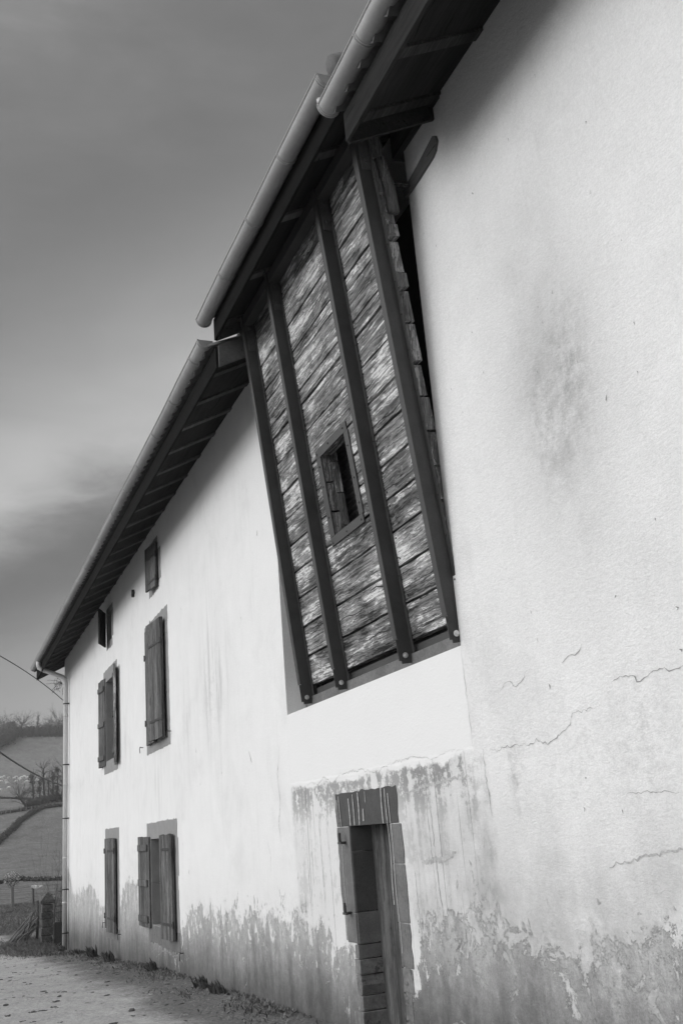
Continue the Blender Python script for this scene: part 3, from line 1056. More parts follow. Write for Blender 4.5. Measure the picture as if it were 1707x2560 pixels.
# W3
w3 = window([(22.96, 21.11, 5.10, 5.365, (1, 1, 0, 1)), (22.96, 22.63, 3.37 + G, 5.10 - G, (1, 0, 0, 0)), (21.56, 21.14, 3.37 + G, 5.10 - G, (0, 1, 0, 0)), (22.92, 21.11, 3.11, 3.37, (1, 1, 1, 0))],
            'upper window of the far end with both leaves open')
pane(w3, 22.63, 21.56, 3.37, 5.10, .30)
leaf(w3, 22.66, 1, 3.29, 5.20, .66, 176, M['shutter'], [3.42, 4.15, 4.93], None, th=.05, y=-.03, label='leaf folded back to the far side')
leaf(w3, 21.36, -1, 3.22, 5.22, .60, 170, M['shutter_pale'], [3.42, 4.15, 4.93], None, th=.05, y=-.03, label='sun-bleached leaf standing off the wall')
# W4
w4 = window([(17.93, 15.95, 5.12, 5.37, (1, 1, 0, 1)), (17.93, 17.58, 3.34 + G, 5.12 - G, (1, 0, 0, 0)),
             (16.28, 15.96, 4.92, 5.12 - G, (0, 1, 0, 0)), (16.28, 15.96, 4.35, 4.92 - G, (0, 1, 0, 0)), (16.28, 15.95, 3.95, 4.35 - G, (0, 1, 0, 0)), (16.28, 15.96, 3.34 + G, 3.95 - G, (0, 1, 0, 0)),
             (17.93, 15.96, 3.10, 3.34, (1, 1, 1, 0))],
            'tall upper window with closed plank shutters')
pane(w4, 17.58, 16.28, 3.34, 5.12)
leaf(w4, 17.68, 1, 3.24, 5.24, .72, 1, M['shutter'], None, [3.6, 4.75], th=.04, y=-.02, boards=3)
leaf(w4, 16.13, -1, 3.24, 5.20, .86, 5, M['shutter'], None, [3.52, 4.78], th=.05, y=-.045, boards=4)
# W5
w5 = window([(22.86, 21.06, 1.75, 1.965, (1, 1, 0, 1)), (22.86, 22.56, .04 + G, 1.75 - G, (1, 0, 0, 0)), (21.38, 21.07, .04 + G, 1.0, (0, 1, 0, 0)), (21.38, 21.07, 1.0 + G, 1.75 - G, (0, 1, 0, 0)), (22.80, 21.08, -.19, .04, (1, 1, 1, 0))],
            'narrow ground-floor window of the far end with closed shutters')
pane(w5, 22.56, 21.38, .04, 1.75)
leaf(w5, 22.62, 1, .0, 1.76, .66, 2, M['shutter'], None, [.22, 1.5], th=.04, y=-.02, boards=3)
leaf(w5, 21.26, -1, -.02, 1.76, .60, 6, M['shutter'], None, [.22, 1.5], th=.045, y=-.04, boards=4)
# W6
w6 = window([(18.08, 17.02, 1.69, 1.95, (1, 0, 0, 1)), (17.02 - G, 15.66, 1.69, 1.96, (0, 1, 0, 1)),
             (18.05, 17.74, .98 + G, 1.69 - G, (1, 0, 0, 0)), (18.05, 17.74, .33 + G, .98, (1, 0, 0, 0)),
             (16.00, 15.60, 1.13 + G, 1.69 - G, (0, 1, 0, 0)), (16.00, 15.66, .93 + G, 1.13, (0, 1, 0, 0)), (16.00, 15.64, .33 + G, .93, (0, 1, 0, 0)),
             (18.05, 17.0, .07, .33, (1, 0, 1, 0)), (17.0 - G, 15.64, .05, .33, (0, 1, 1, 0))],
            'wide ground-floor window nearest the hay door with one leaf folded back')
pane(w6, 17.74, 16.0, .33, 1.69, .35)
leaf(w6, 17.76, 1, .28, 1.73, .80, 177, M['shutter'], [.36, .93, 1.50], None, th=.05, y=-.04, boards=4, bw=.8, label='leaf folded back on the wall')
leaf(w6, 15.80, -1, .22, 1.74, .60, 6, M['shutter'], None, [.42, 1.50], th=.045, y=-.03, boards=7, label='leaf left ajar')


def hook(s_, z_, parent=house):
    hk = MB()
    hk.tube([(-s_, .02, z_), (-s_, -.055, z_), (-s_, -.065, z_ - .02), (-s_ + .01, -.06, z_ - .10)], .007, 6)
    hk.tube([(-s_ - .035, -.055, z_ + .01), (-s_ + .035, -.055, z_ + .005)], .007, 6)
    return hk.build('shutter_hook', M['iron'], parent)


for a in ((18.30, 3.27), (15.90, 3.30), (22.95, .08), (20.95, -.02), (15.45, .08)):
    hook(*a)
# iron anchor under the eaves
an = MB().box(-18.98, -18.92, -.05, .01, 6.20, 6.34); an.box(-19.06, -18.84, -.04, -.01, 6.25, 6.28)
an.build('wall_anchor', M['iron'], house)

# cellar door ----------------------------------------------------------------
dm = MB()
stone(dm, 8.86, 7.50, 1.665, 1.955, (1, 1, 0, 1), -.006, .45, 1)
stone(dm, 8.86, 8.56, .95, 1.66, (1, 0, 0, 0), -.010, .12, 0)
stone(dm, 8.565, 8.555, 1.45, 1.66, (0, 0, 0, 0), .12, .45, 2)
# reveal stones facing the near side; shade put into the upper ones' darker colour
for z0, z1, mi, oo in ((1.455, 1.662, 2, .0), (.955, 1.447, 2, .006), (.70, .948, 3, .012)):
    stone(dm, 8.62, 8.556 - oo, z0, z1, (0, 0, 0, 0), .0, .45, mi)
stone(dm, 8.78, 8.556, .70, .942, (1, 0, 1, 0), -.012, .10, 3)
for z0, z1, mi, oo in ((.585, .69, 3, .0), (.46, .575, 4, .01), (.30, .45, 4, -.01), (.18, .29, 4, .0), (-.05, .17, 4, .015), (-.3, -.06, 4, .01)):
    stone(dm, 8.66 + random.uniform(-.05, .06), 8.55 - oo, z0, z1, (1, 1, 1, 1), -.012 + random.uniform(-.01, .01), .45, mi)
dm.box(-7.67, -7.48, -.004, .1, .61, 1.655, .5, 7)
dm.box(-8.84, -8.58, -.004, .1, .71, 1.655, .5, 7)
stone(dm, 7.68, 7.46, 1.36, 1.66, (0, 1, 0, 0), -.008, .45, 0)
stone(dm, 7.685, 7.46, .925, 1.352, (0, 1, 0, 0), -.008, .45, 0)
stone(dm, 7.68, 7.47, .60, .917, (0, 1, 1, 0), -.008, .45, 0)
for z0, z1 in ((.42, .59), (.22, .41), (.02, .21), (-.25, .01)):
    stone(dm, 7.69, 7.52 + random.uniform(-.03, .03), z0, z1, (1, 1, 1, 1), .0 + random.uniform(-.008, .004), .45, 5)
dd = MB()
for i, (a, b_) in enumerate(((8.60, 8.30), (8.296, 7.98), (7.976, 7.64))):
    dd.box(-a, -b_, .20, .25, -.4, 1.66)
PTS = []
for z_ in (1.53, .945):
    pt = MB().tube([(-8.66, .03, z_), (-8.66, -.065, z_), (-8.66, -.07, z_)], .011, 8)
    pt.box(-8.70, -8.62, -.075, -.055, z_ - .010, z_ + .008)
    pt.cyl((-8.665, -.066, z_), (0, 0, 1), .014, .085, 10)
    PTS.append(pt)
# pale lime dribbles on the lintel
db = dm
for s_, z0, z1, w_ in ((8.80, 1.66, 1.90, .012), (8.75, 1.66, 1.93, .014), (8.52, 1.67, 1.90, .022), (8.42, 1.67, 1.93, .018), (8.30, 1.67, 1.94, .022), (8.14, 1.85, 1.94, .010), (7.78, 1.67, 1.95, .020), (7.70, 1.05, 1.94, .014), (7.64, .7, 1.9, .010), (8.76, 1.0, 1.5, .010),
                       (8.20, 1.70, 1.80, .02)):
    n = 14
    vs = []
    for i in range(n + 1):
        zz = z1 + (z0 - z1) * i / n
        c = -s_ + .010 * math.sin(zz * 9 + s_ * 5)
        ww = w_ * random.uniform(.6, 1.15)
        vs += [(c - ww / 2, -.0135, zz), (c + ww / 2, -.0135, zz)]
    db.addf(vs, [(2 * i, 2 * i + 1, 2 * i + 3, 2 * i + 2) for i in range(n)][::1], mi=6)
dr = dm.build('doorway', [M['stone_mid'], M['stone_dark'], M['stone_dark'], M['stone_mid'], M['rubble'], M['rubble'], M['groove'], M['crack']], house, .008)
dr['label'] = 'low cellar doorway of stained dressed stone'

ddo = dd.build('door', M['door'], dr, .004)
for pt in PTS:
    pt.build('pintle', M['steel_rust'], dr)

# hay door -------------------------------------------------------------------
LE = .108


def yf(z): return -.07 - LE * (z - 2.94)


Ld = Vector((0, -LE, 1)).normalized()
Nd = Vector((0, 1, LE)).normalized()      # into the building, square to the panel
Xd = Vector((1, 0, 0))
hay = MB()
JT = [3.015, 3.31, 3.61, 3.90, 4.17, 4.45, 4.735, 5.01, 5.34, 5.62, 5.76, 6.05, 6.18, 6.46, 6.77, 7.04]
HS0, HS1, HZ0, HZ1 = 8.13, 7.53, 4.215, 4.985
OFF = .125


def pp(s_, z_, n_=0.0):
    """point on the panel: s, height, depth n_ behind the front flange plane"""
    v = Vector((-s_, yf(z_), z_)) + Nd * n_
    return v


def plankseg(s0, s1, z0, z1, th=.11, endjit=0.0):
    n = max(2, int((s0 - s1) / .10))
    g0, g1 = .007, .006
    rr = random.random()
    top, bot = [], []
    r1, r2 = random.random() * 50, random.random() * 50
    for i in range(n + 1):
        s_ = s0 + (s1 - s0) * i / n
        w1_ = abs(noise.noise(Vector((s_ * 2.3, r1, 0)))) * .016 + abs(noise.noise(Vector((s_ * 9, r1, 3)))) * .006
        w2_ = abs(noise.noise(Vector((s_ * 2.3, r2, 5)))) * .016 + abs(noise.noise(Vector((s_ * 9, r2, 8)))) * .006
        bot.append((s_, z0 + g0 + w1_)); top.append((s_, z1 - g1 - w2_))
    dn = random.uniform(-.006, .006)
    vs = []
    for (a, zb0), (b_, zt0) in zip(bot, top):
        for zz in (zb0, zt0):
            for n_ in (OFF + dn, OFF + th):
                vs.append(pp(a, zz, n_))
    fs = []
    for i in range(n):
        k, q = 4 * i, 4 * i + 4
        fs += [(k, q, q + 2, k + 2), (k + 1, k + 3, q + 3, q + 1), (k, k + 1, q + 1, q), (k + 2, q + 2, q + 3, k + 3)]
    e = 4 * n
    fs += [(0, 2, 3, 1)]
    hay.addf(vs, fs, rr, 0)
    # splits that follow the grain, and a few nail heads
    for _k in range(random.choice((1, 2, 2, 3)) if s0 - s1 > .6 else 1):
        ln_ = random.uniform(.25, min(1.3, (s0 - s1) * .8)); sa_ = random.uniform(s1 + .02, s0 - ln_ - .02) if s0 - s1 > ln_ + .05 else s1 + .02
        zc_ = random.uniform(z0 + .05, z1 - .05); wd_ = random.uniform(.002, .006); ph_ = random.random() * 40; m2 = 16; rv = []
        for i in range(m2 + 1):
            s_ = sa_ + ln_ * i / m2
            zz_ = zc_ + noise.noise(Vector((s_ * 3, ph_, 0))) * .045 + noise.noise(Vector((s_ * 14, ph_, 4))) * .008
            zz_ = min(z1 - .02, max(z0 + .02, zz_)); ww_ = wd_ * math.sin(math.pi * (i + .3) / (m2 + .6)) * random.uniform(.6, 1.2)
            rv += [pp(s_, zz_ - ww_, OFF + dn - .0012), pp(s_, zz_ + ww_, OFF + dn - .0012)]
        hay.addf(rv, [(2 * i, 2 * i + 1, 2 * i + 3, 2 * i + 2) for i in range(m2)], rr, 2)
    for s_ in (9.36, 8.42, 7.0):
        if s1 < s_ < s0:
            for zz_ in (z0 + .06, z1 - .06):
                if random.random() < .7:
                    hay.ball(pp(s_ - .05, zz_, OFF + dn), .008, .008, .008, 6, 4, 0, .5, 2)
    # near end: end grain
    hay.addf([vs[e], vs[e + 1], vs[e + 3], vs[e + 2]], [(0, 1, 3 - 1, 3)], rr, 1)


for z0, z1 in zip(JT, JT[1:]):
    near = 6.185 - max(0.0, z0 - 4.4) * .05 + random.uniform(-.025, .02)
    if z1 <= HZ0 or z0 >= HZ1:
        plankseg(9.47, near, z0, z1)
    else:
        plankseg(9.47, HS0 + .02, z0, z1)
        plankseg(HS1 - .02, near, z0, z1)
        if z0 < HZ0: plankseg(HS0 + .02, HS1 - .02, z0, HZ0 - .01)
        if z1 > HZ1: plankseg(HS0 + .02, HS1 - .02, HZ1 + .01, z1)
hb = hay.build('hay_door', [M['plank'], M['plank_end'], M['black']], house)
hb['label'] = 'leaning wall of weathered oak planks'
sd_ = MB()
svs = [(x_, y_, z_) for x_ in (-9.50, -9.475) for y_, z_ in ((yf(2.95) + .14, 2.95), (.57, 2.95), (.57, 7.03), (yf(7.03) + .14, 7.03))]
sd_.addf(svs, [(3, 2, 1, 0), (4, 5, 6, 7), (0, 1, 5, 4), (1, 2, 6, 5), (2, 3, 7, 6), (3, 0, 4, 7)])
sd_.build('side_boarding', M['plank_end'], hb)
# inner skin of boards: shows as the second layer in the hatch jamb
sk = MB()
for z0, z1 in ((4.0, 4.30), (4.31, 4.62), (4.63, 4.93), (4.94, 5.2)):
    for n0, n1 in ((.215, .285),):
        o_ = Vector((0, 0, 0))
        vs = []
        for s_ in (8.45, 8.135):
            for zz in (z0, z1):
                for n_ in (n0, n1):
                    vs.append(pp(s_, zz, n_))
        sk.addf(vs, [(0, 4, 6, 2), (1, 3, 7, 5), (0, 1, 5, 4), (2, 6, 7, 3), (0, 2, 3, 1), (4, 5, 7, 6)])
sk.build('inner_boards', M['plank_end'], hb)
# corrugated sheet closing the hatch from inside
cs = MB()
vs = []
N = 150
for i in range(N + 1):
    zz = 4.0 + (5.2 - 4.0) * i / N
    dn = .012 * math.sin(2 * math.pi * zz / .062)
    for s_ in (8.95, 6.9):
        vs.append(pp(s_, zz, .42 + dn))
cs.addf(vs, [(2 * i, 2 * i + 1, 2 * i + 3, 2 * i + 2) for i in range(N)], .5, 0, True)
cs.build('corrugated_sheet', M['corr'], hb)
# hatch frame: flat steel strap with nails
hf = MB()


def strap(s0, s1, z0, z1, n0=.110, n1=.122):
    vs = [pp(s_, zz, n_) for n_ in (n0, n1) for s_, zz in ((s0, z0), (s1, z0), (s1, z1), (s0, z1))]
    hf.addf(vs, [(0, 1, 2, 3), (7, 6, 5, 4), (0, 4, 5, 1), (1, 5, 6, 2), (2, 6, 7, 3), (3, 7, 4, 0)], .5)


strap(8.235, 7.455, 4.985, 5.065)
strap(8.235, 7.455, 4.135, 4.215)
strap(8.235, 8.130, 4.218, 4.982)
strap(7.53, 7.44, 4.218, 4.982)
# inner returns of the frame
vs_ = lambda s0, s1, z0, z1: [pp(s_, zz, n_) for n_ in (.122, .20) for s_, zz in ((s0, z0), (s1, z0), (s1, z1), (s0, z1))]
for a in ((7.53, 7.522, 4.22, 4.98), (8.13, 7.53, 4.205, 4.213)):
    hf.addf(vs_(*a), [(0, 1, 2, 3), (7, 6, 5, 4), (0, 4, 5, 1), (1, 5, 6, 2), (2, 6, 7, 3), (3, 7, 4, 0)], .5)
for s_, zz in ((8.2, 5.03), (7.9, 5.03), (7.53, 5.03), (7.49, 4.85), (7.485, 4.55), (7.48, 4.32), (8.19, 4.16), (7.85, 4.17), (7.5, 4.17), (8.18, 4.4), (8.18, 4.7), (8.18, 4.9)):
    hf.ball(pp(s_, zz, .108), .010, .010, .010, 6, 4)
hf.build('hatch_frame', M['steel_plate'], hb)

# four steel posts
BE = [(9.47, 9.38), (8.52, 8.47), (7.12, 7.03), (6.25, 6.145)]
for bi, (sb, st) in enumerate(BE):
    z0, z1 = 2.95, 7.08
    A = Vector((-sb, yf(z0), z0)); B = Vector((-st, yf(z1), z1))
    L = (B - A).length
    ld = (B - A).normalized()
    xd = (Xd - ld * Xd.dot(ld)).normalized()
    nd = xd.cross(ld) * -1.0
    if nd.y < 0: nd = -nd
    bm_ = MB()
    bm_.frame(A, xd, nd, ld, 0.0, .072, 0.0, .008, .10, L, .5, 0)          # front flange
    bm_.frame(A, xd, nd, ld, .064, .072, .008, .112, -.10, L, .5, 0)       # web
    bm_.frame(A, xd, nd, ld, .064, .112, .112, .119, -.10, L, .5, 0)      # nailing flange
    bm_.frame(A, xd, nd, ld, .0, .063, .112, .119, -.10, L, .5, 0)
    # foot: web widens forward with a clipped corner
    bm_.frame(A, xd, nd, ld, .064, .072, -.012, .008, -.075, .095, .5, 0)
    k = .35
    while k < L - .3:
        bm_.ball(A + xd * .095 + nd * .110 + ld * k, .009, .009, .009, 6, 4, mi=1)
        k += random.uniform(.24, .34)
    bo = bm_.build('steel_post', [M['steel'], M['iron']], hb, .0015)
    bt = MB()
    p = A + xd * .072 + nd * .048 + ld * -.035
    bt.cyl(p, xd, .016, .014, 6)
    bt.cyl(p, xd, .023, .004, 14)
    bt.cyl(p + xd * .014, xd, .009, .010, 8)
    bt.build('bolt', M['bolt'], bo)
    # gusset and nuts at the head
    gs = MB()
    gs.frame(A, xd, nd, ld, .072, .082, .03, .118, L - .42, L - .10, .5)
    for q_ in (.16, .34):
        gs.cyl(A + xd * .082 + nd * .07 + ld * (L - q_), xd, .017, .016, 6)
    gs.build('gusset', M['steel_rust'], bo, .002)
# head channel and sill beam
hc = MB()
for (sa, sb_) in ((9.30, 8.48), (8.39, 7.04), (6.95, 6.16)):
    for n0, n1, z0, z1 in ((.012, .020, 6.96, 7.06), (.020, .115, 6.96, 6.968)):
        vs = [pp(s_, zz, n_) for n_ in (n0, n1) for s_, zz in ((sa, z0), (sb_, z0), (sb_, z1), (sa, z1))]
        hc.addf(vs, [(0, 1, 2, 3), (7, 6, 5, 4), (0, 4, 5, 1), (1, 5, 6, 2), (2, 6, 7, 3), (3, 7, 4, 0)], .5)
hc.build('head_channel', M['steel'], hb, .001)
sl_ = MB()
sl_.box(-9.45, -6.20, .035, .20, 2.835, 2.93, .4, 0)
sl_.box(-10.09, -6.18, .21, .57, 2.835, 3.25, .4, 0)
sl_.box(-9.35, -6.20, .075, .082, 2.93, 3.0, .5, 1)
sl_.box(-9.35, -6.20, .082, .14, 2.985, 2.993, .5, 1)
sl_.build('sill_beam', [M['stone_mid'], M['steel']], hb, .003)
# dark back board that closes the loft behind the leaning planks
bk = MB().box(-10.1, -6.17, WT - .02, WT, 2.83, 7.3, .5); bk.build('loft_lining', M['black'], hb)
wp_ = MB().box(-6.30, -5.50, -.05, .10, 6.985, 7.50, .5)  # dark board added over the bright wall top, standing in for the soffit
wp_.build('eave_board', M['rafter_dark'], house, .006)
# log, old chain and the timber let into the plaster
lg = MB()
lg.tube([(-6.20, -.30, 7.30), (-6.16, -.30, 7.12), (-6.12, -.28, 6.95), (-6.12, -.27, 6.78)], [.06, .055, .055, .04], 7)
lg.tube([(-6.10, -.27, 6.80), (-6.09, -.22, 6.55), (-6.085, -.20, 6.3)], [.05, .055, .05], 7)
lg.build('corner_stud', M['plank_end'], hb)
ch = MB()
P0 = Vector((-6.16, -.36, 6.84)); P1 = Vector((-6.10, -.02, 6.60))
for i in range(9):
    f0, f1 = i / 9, (i + 1.25) / 9
    a = P0.lerp(P1, f0) + Vector((0, 0, -.08 * math.sin(math.pi * f0))); b_ = P0.lerp(P1, min(1, f1)) + Vector((0, 0, -.08 * math.sin(math.pi * min(1, f1))))
    d = (b_ - a); sd = d.cross(Vector((1, 0, .3 if i % 2 else -4))).normalized() * .014
    ch.tube([a, a + sd + d * .2, a + sd + d * .8, b_, a - sd + d * .8, a - sd + d * .2, a], .006, 5, caps=False)
ch.tube([P0 + Vector((0, 0, .02)), P0 + Vector((-.01, -.03, .06)), P0 + Vector((-.01, .0, .10)), P0 + Vector((-.01, .04, .06)), P0], .009, 6)
ch.build('chain', M['steel_rust'], hb)
et = MB()
et.prism([(-6.24, 6.645), (-6.22, 6.55), (-5.95, 6.555), (-5.70, 6.575), (-5.64, 6.60), (-5.60, 6.66), (-5.615, 6.72), (-5.66, 6.75), (-5.95, 6.69)], -.02, .25, .6)
et.build('lintel_timber', M['board'], house, .008)

# ------------------------------------------------------------------ cables
def cable(p0, p1, sag, rad, label):
    p0, p1 = Vector(p0), Vector(p1)
    mb = MB()
    n = 24
    mb.tube([Vector((p0.lerp(p1, i / n).x, p0.lerp(p1, i / n).y, p0.lerp(p1, i / n).z - sag * 4 * (i / n) * (1 - i / n))) - p0 for i in range(n + 1)], rad, 6)
    o_ = mb.build('overhead_cable', M['cable'])
    o_.location = p0
    tag(o_, label, 'cable')


cable((-30.80, .02, 5.78), (-14.0, -4.3, 4.95), -.25, .011, 'thin black cable running off left from the house corner under the eaves')
cable((-30.80, .02, 3.35), (-14.0, -4.3, 4.45), .30, .018, 'thicker black cable crossing lower in front of the sheep hill')

# ------------------------------------------------------------------ gate and pillar beyond the corner
GP = (-33.2, -.22, gz(33.2))
gp = empty('gate_pillar', GP, 'rough stone gate pillar with a pointed cap beside the far corner', 'gate pillar')
pl = MB()
z = -.05
while z < 1.20:
    h = random.uniform(.13, .24)
    for a, b_ in ((-.15, random.uniform(-.03, .05)), (None, .16)):
        if a is None: a = last + .012
        pl.box(a, b_, -.16 + random.uniform(-.015, .015), .16 + random.uniform(-.015, .015), z, z + h - .015)
        last = b_
    z += h
pl.box(-.12, .13, -.13, .13, -.05, 1.2)
pl.build('pillar_shaft', M['stonewall'], gp, .02)
cp = MB()
cp.addf([(-.20, -.20, 1.22), (.20, -.20, 1.22), (.20, .22, 1.22), (-.20, .22, 1.22), (-.20, -.20, 1.30), (.20, -.20, 1.30), (.20, .22, 1.30), (-.20, .22, 1.30), (-.05, .02, 1.55), (.06, .02, 1.54)],
        [(3, 2, 1, 0), (0, 1, 5, 4), (1, 2, 6, 5), (2, 3, 7, 6), (3, 0, 4, 7), (4, 5, 9, 8), (5, 6, 9), (6, 7, 8, 9), (7, 4, 8)])
cp.build('pillar_cap', M['stonewall'], gp, .02)
gt = empty('garden_gate', (-32.4, .05, gz(32.4)), 'iron garden gate with bars over a solid lower panel, hung between pillar and house', 'gate')
gm = MB()
gm.box(-.02, .02, -.12, .62, .05, .70)
for i in range(5):
    gm.box(-.028, .028, -.12 + i * .148, -.105 + i * .148, .05, .70)
gm.build('lower_panel', M['gate'], gt)
gm = MB()
for y in (-.12, .05, .22, .39, .56):
    gm.tube([(0, y, .70), (0, y, 1.22)], .010, 6)
gm.tube([(0, -.12, 1.15), (0, .62, 1.15)], .012, 6)
gm.tube([(0, -.12, .98), (0, .62, .98)], .008, 6)
gm.tube([(0, -.12, .0), (0, -.12, 1.25)], .018, 6)
gm.build('bars', M['gate'], gt)
gw = empty('garden_wall', (-34.0, .95, gz(34)), 'dark ivy-grown stone wall filling in behind the garden gate', 'wall')
mb = MB()
for i in range(4):
    for j in range(5):
        mb.box(-.25, .25, -.55 + i * .55, -.02 + i * .55, -.1 + j * .24, .12 + j * .24)
mb.build('wall_stones', M['stonewall'], gw, .02)


def twig(mb, p, d, ln, r, depth, spread=.5, seg=4, up=.0, kids=2, mi=0):
    p = Vector(p); d = Vector(d).normalized()
    pts = [p.copy()]
    q = p.copy()
    for i in range(seg):
        d = (d + Vector((random.gauss(0, .12), random.gauss(0, .12), random.gauss(0, .10) + up))).normalized()
        q = q + d * ln / seg
        pts.append(q.copy())
    mb.tube(pts, [r * (1 - .6 * i / seg) for i in range(seg + 1)], 4 if r < .03 else 6, caps=False, mi=mi)
    if depth > 0:
        for k in range(kids + (1 if random.random() < .5 else 0)):
            i = random.randint(max(1, seg // 2), seg)
            nd = (d + Vector((random.uniform(-1, 1), random.uniform(-1, 1), random.uniform(-.3, .8))) * spread).normalized()
            twig(mb, pts[i], nd, ln * random.uniform(.5, .8), r * .5, depth - 1, spread, max(2, seg - 1), up, kids, mi)


def leafy(mb, c, rx, ry, rz, n, size, mi=0, shell=.3):
    for _ in range(n):
        while True:
            v = Vector((random.uniform(-1, 1), random.uniform(-1, 1), random.uniform(-1, 1)))
            if shell < v.length < 1: break
        p = Vector(c) + Vector((v.x * rx, v.y * ry, v.z * rz))
        a = Vector((random.gauss(0, 1), random.gauss(0, 1), random.gauss(0, 1))).normalized()
        b_ = a.orthogonal().normalized()
        s_ = size * random.uniform(.6, 1.4)
        mb.addf([p - a * s_, p + b_ * s_ * .45, p + a * s_, p - b_ * s_ * .45], [(0, 1, 2, 3)], mi=mi)


# climbing shrub behind the gate
sb = empty('climbing_shrub', (-34.6, .25, gz(34.6)), 'bare straggling shrub with long thin whips behind the gate pillar', 'shrub')
mb = MB()
for i in range(26):
    twig(mb, (random.uniform(-.2, .2), random.uniform(-.35, .5), .0), (random.uniform(-.2, .2), random.uniform(-.3, .3), 1), random.uniform(1.1, 1.9), .011, 2, .55, 5, .05)
mb.build('branches', M['twig'], sb)
mb = MB()
for y0, h, lean in ((.05, 3.2, .25), (.15, 3.9, .22), (.25, 4.3, .2), (.3, 3.5, .25), (-.1, 2.7, .15), (.4, 4.6, .12)):
    mb.tube([(0, y0 + lean * f * f + .04 * math.sin(f * 7 + h), h * f) for f in [i / 8 for i in range(9)]], [.010 * (1 - .6 * i / 8) for i in range(9)], 4)
    for q in range(6):
        f = random.uniform(.35, .95)
        twig(mb, (0, y0 + lean * f * f, h * f), (random.uniform(-.3, .3), random.uniform(-.7, .7), 1), .35, .004, 1, .5, 3)
mb.build('whips', M['twig_dark'], sb)
mb = MB()
leafy(mb, (0, .1, .9), .35, .5, .9, 260, .035)
mb.build('leaves', M['twig'], sb)
# ivy post and pile of cut brush in front of the pillar
bp = empty('brush_pile', (-34.9, -.75, gz(34.9)), 'heap of cut sticks leaning beside the gate pillar', 'brush pile')
mb = MB()
for i in range(34):
    x = random.uniform(-.5, .3)
    b0 = Vector((x, random.uniform(-.6, .1), .0)); t0 = Vector((x + random.uniform(-.2, .2), random.uniform(.15, .42), random.uniform(.35, .95)))
    mb.tube([b0, b0.lerp(t0, .5) + Vector((0, 0, random.uniform(-.05, .08))), t0], random.uniform(.010, .024), 5)
mb.build('sticks', M['twig'], bp)
mb = MB(); mb.tube([(0, .40, -.05), (.02, .42, .6), (0, .40, 1.25)], .045, 7); mb.build('stake', M['post'], bp)

# nest of dry vine beside the head of the downpipe
vn = MB()
for i in range(12):
    p = Vector((0, 0, 0))
    pts = [p.copy()]
    d = Vector((random.uniform(-.2, .2), random.uniform(-1, -.2), random.uniform(-.6, .4)))
    for k in range(6):
        d = (d + Vector((random.gauss(0, .3), random.gauss(0, .5), random.gauss(-.25, .5)))).normalized()
        p = p + d * .08
        pts.append(p.copy())
    vn.tube(pts, .006, 4)
o_ = vn.build('dry_vine', M['twig_dark']); o_.location = (-31.0, -.05, 6.38)
tag(o_, 'tangle of dry vine hanging by the far corner under the eaves', 'vine')

# ------------------------------------------------------------------ meadow fence, cloth, blossom bush
posts = [(-58.3, .46, 'concrete', 1.02, 'thick concrete fence post in the meadow below the blossom bush'),
         (-58.5, 1.53, 'post', .92, 'slim wooden fence post beneath the white cloth'),
         (-59.4, -.62, 'concrete', 1.0, 'concrete fence post cut by the left edge of the photo')]
for x, y, m_, h, lb in posts:
    mb = MB()
    w_ = .075 if m_ == 'concrete' else .05
    mb.box(-w_, w_, -w_, w_, -.2, h)
    mb.box(-w_ * .8, w_ * .8, -w_ * .8, w_ * .8, h, h + .03)
    o_ = mb.build('fence_post', M[m_], None, .012); o_.location = (x, y, gz(-x)); o_.rotation_euler = (R(2), R(-1.5), R(7))
    tag(o_, lb, 'fence post', 'fence posts in the meadow')
mb = MB()
for z_ in (.45, .75, .95):
    mb.tube([(-59.4, -.62, gz(59) + z_), (-58.3, .46, gz(58) + z_ - .02), (-58.5, 1.53, gz(58) + z_), (-58.6, 4.5, gz(58) + z_), (-58.6, 9, gz(58) + z_)], .006, 4)
tag(mb.build('fence_wire', M['iron']), 'slack wires strung along the meadow fence posts', 'fence wire')
mb = MB()
nx_, nz_ = 12, 4
vs = []
for i in range(nx_ + 1):
    f = i / nx_
    for j in range(nz_ + 1):
        g_ = j / nz_
        hh = .05 + .14 * abs(math.sin(f * 3.4 + .3))
        vs.append((.02 * math.sin(f * 15 + g_ * 3), f * .62, -g_ * hh + .03 * math.sin(f * 6)))
mb.addf(vs, [(i * 5 + j, (i + 1) * 5 + j, (i + 1) * 5 + j + 1, i * 5 + j + 1) for i in range(nx_) for j in range(nz_)], sm=True)
o_ = mb.build('white_cloth', M['cloth']); o_.location = (-58.42, 1.38, gz(58) + 1.0)
md = o_.modifiers.new('t', 'SOLIDIFY'); md.thickness = .01
tag(o_, 'strip of white cloth caught on the fence wire', 'cloth')

bb = empty('blossom_bush', (-93.0, 2.66, gz(93)), 'round white-flowering bush alone in the meadow', 'bush')
mb = MB(); 
for i in range(10): twig(mb, (0, 0, -.1), (random.uniform(-.6, .6), random.uniform(-.6, .6), 1), .8, .02, 1, .5, 3)
mb.build('stems', M['bark'], bb)
mb = MB(); leafy(mb, (0, 0, .62), .62, .66, .60, 420, .06, 0, .2); mb.build('foliage', M['leaf'], bb)
mb = MB(); leafy(mb, (0, 0, .66), .68, .72, .62, 380, .045, 0, .75); mb.build('blossoms', M['blossom'], bb)

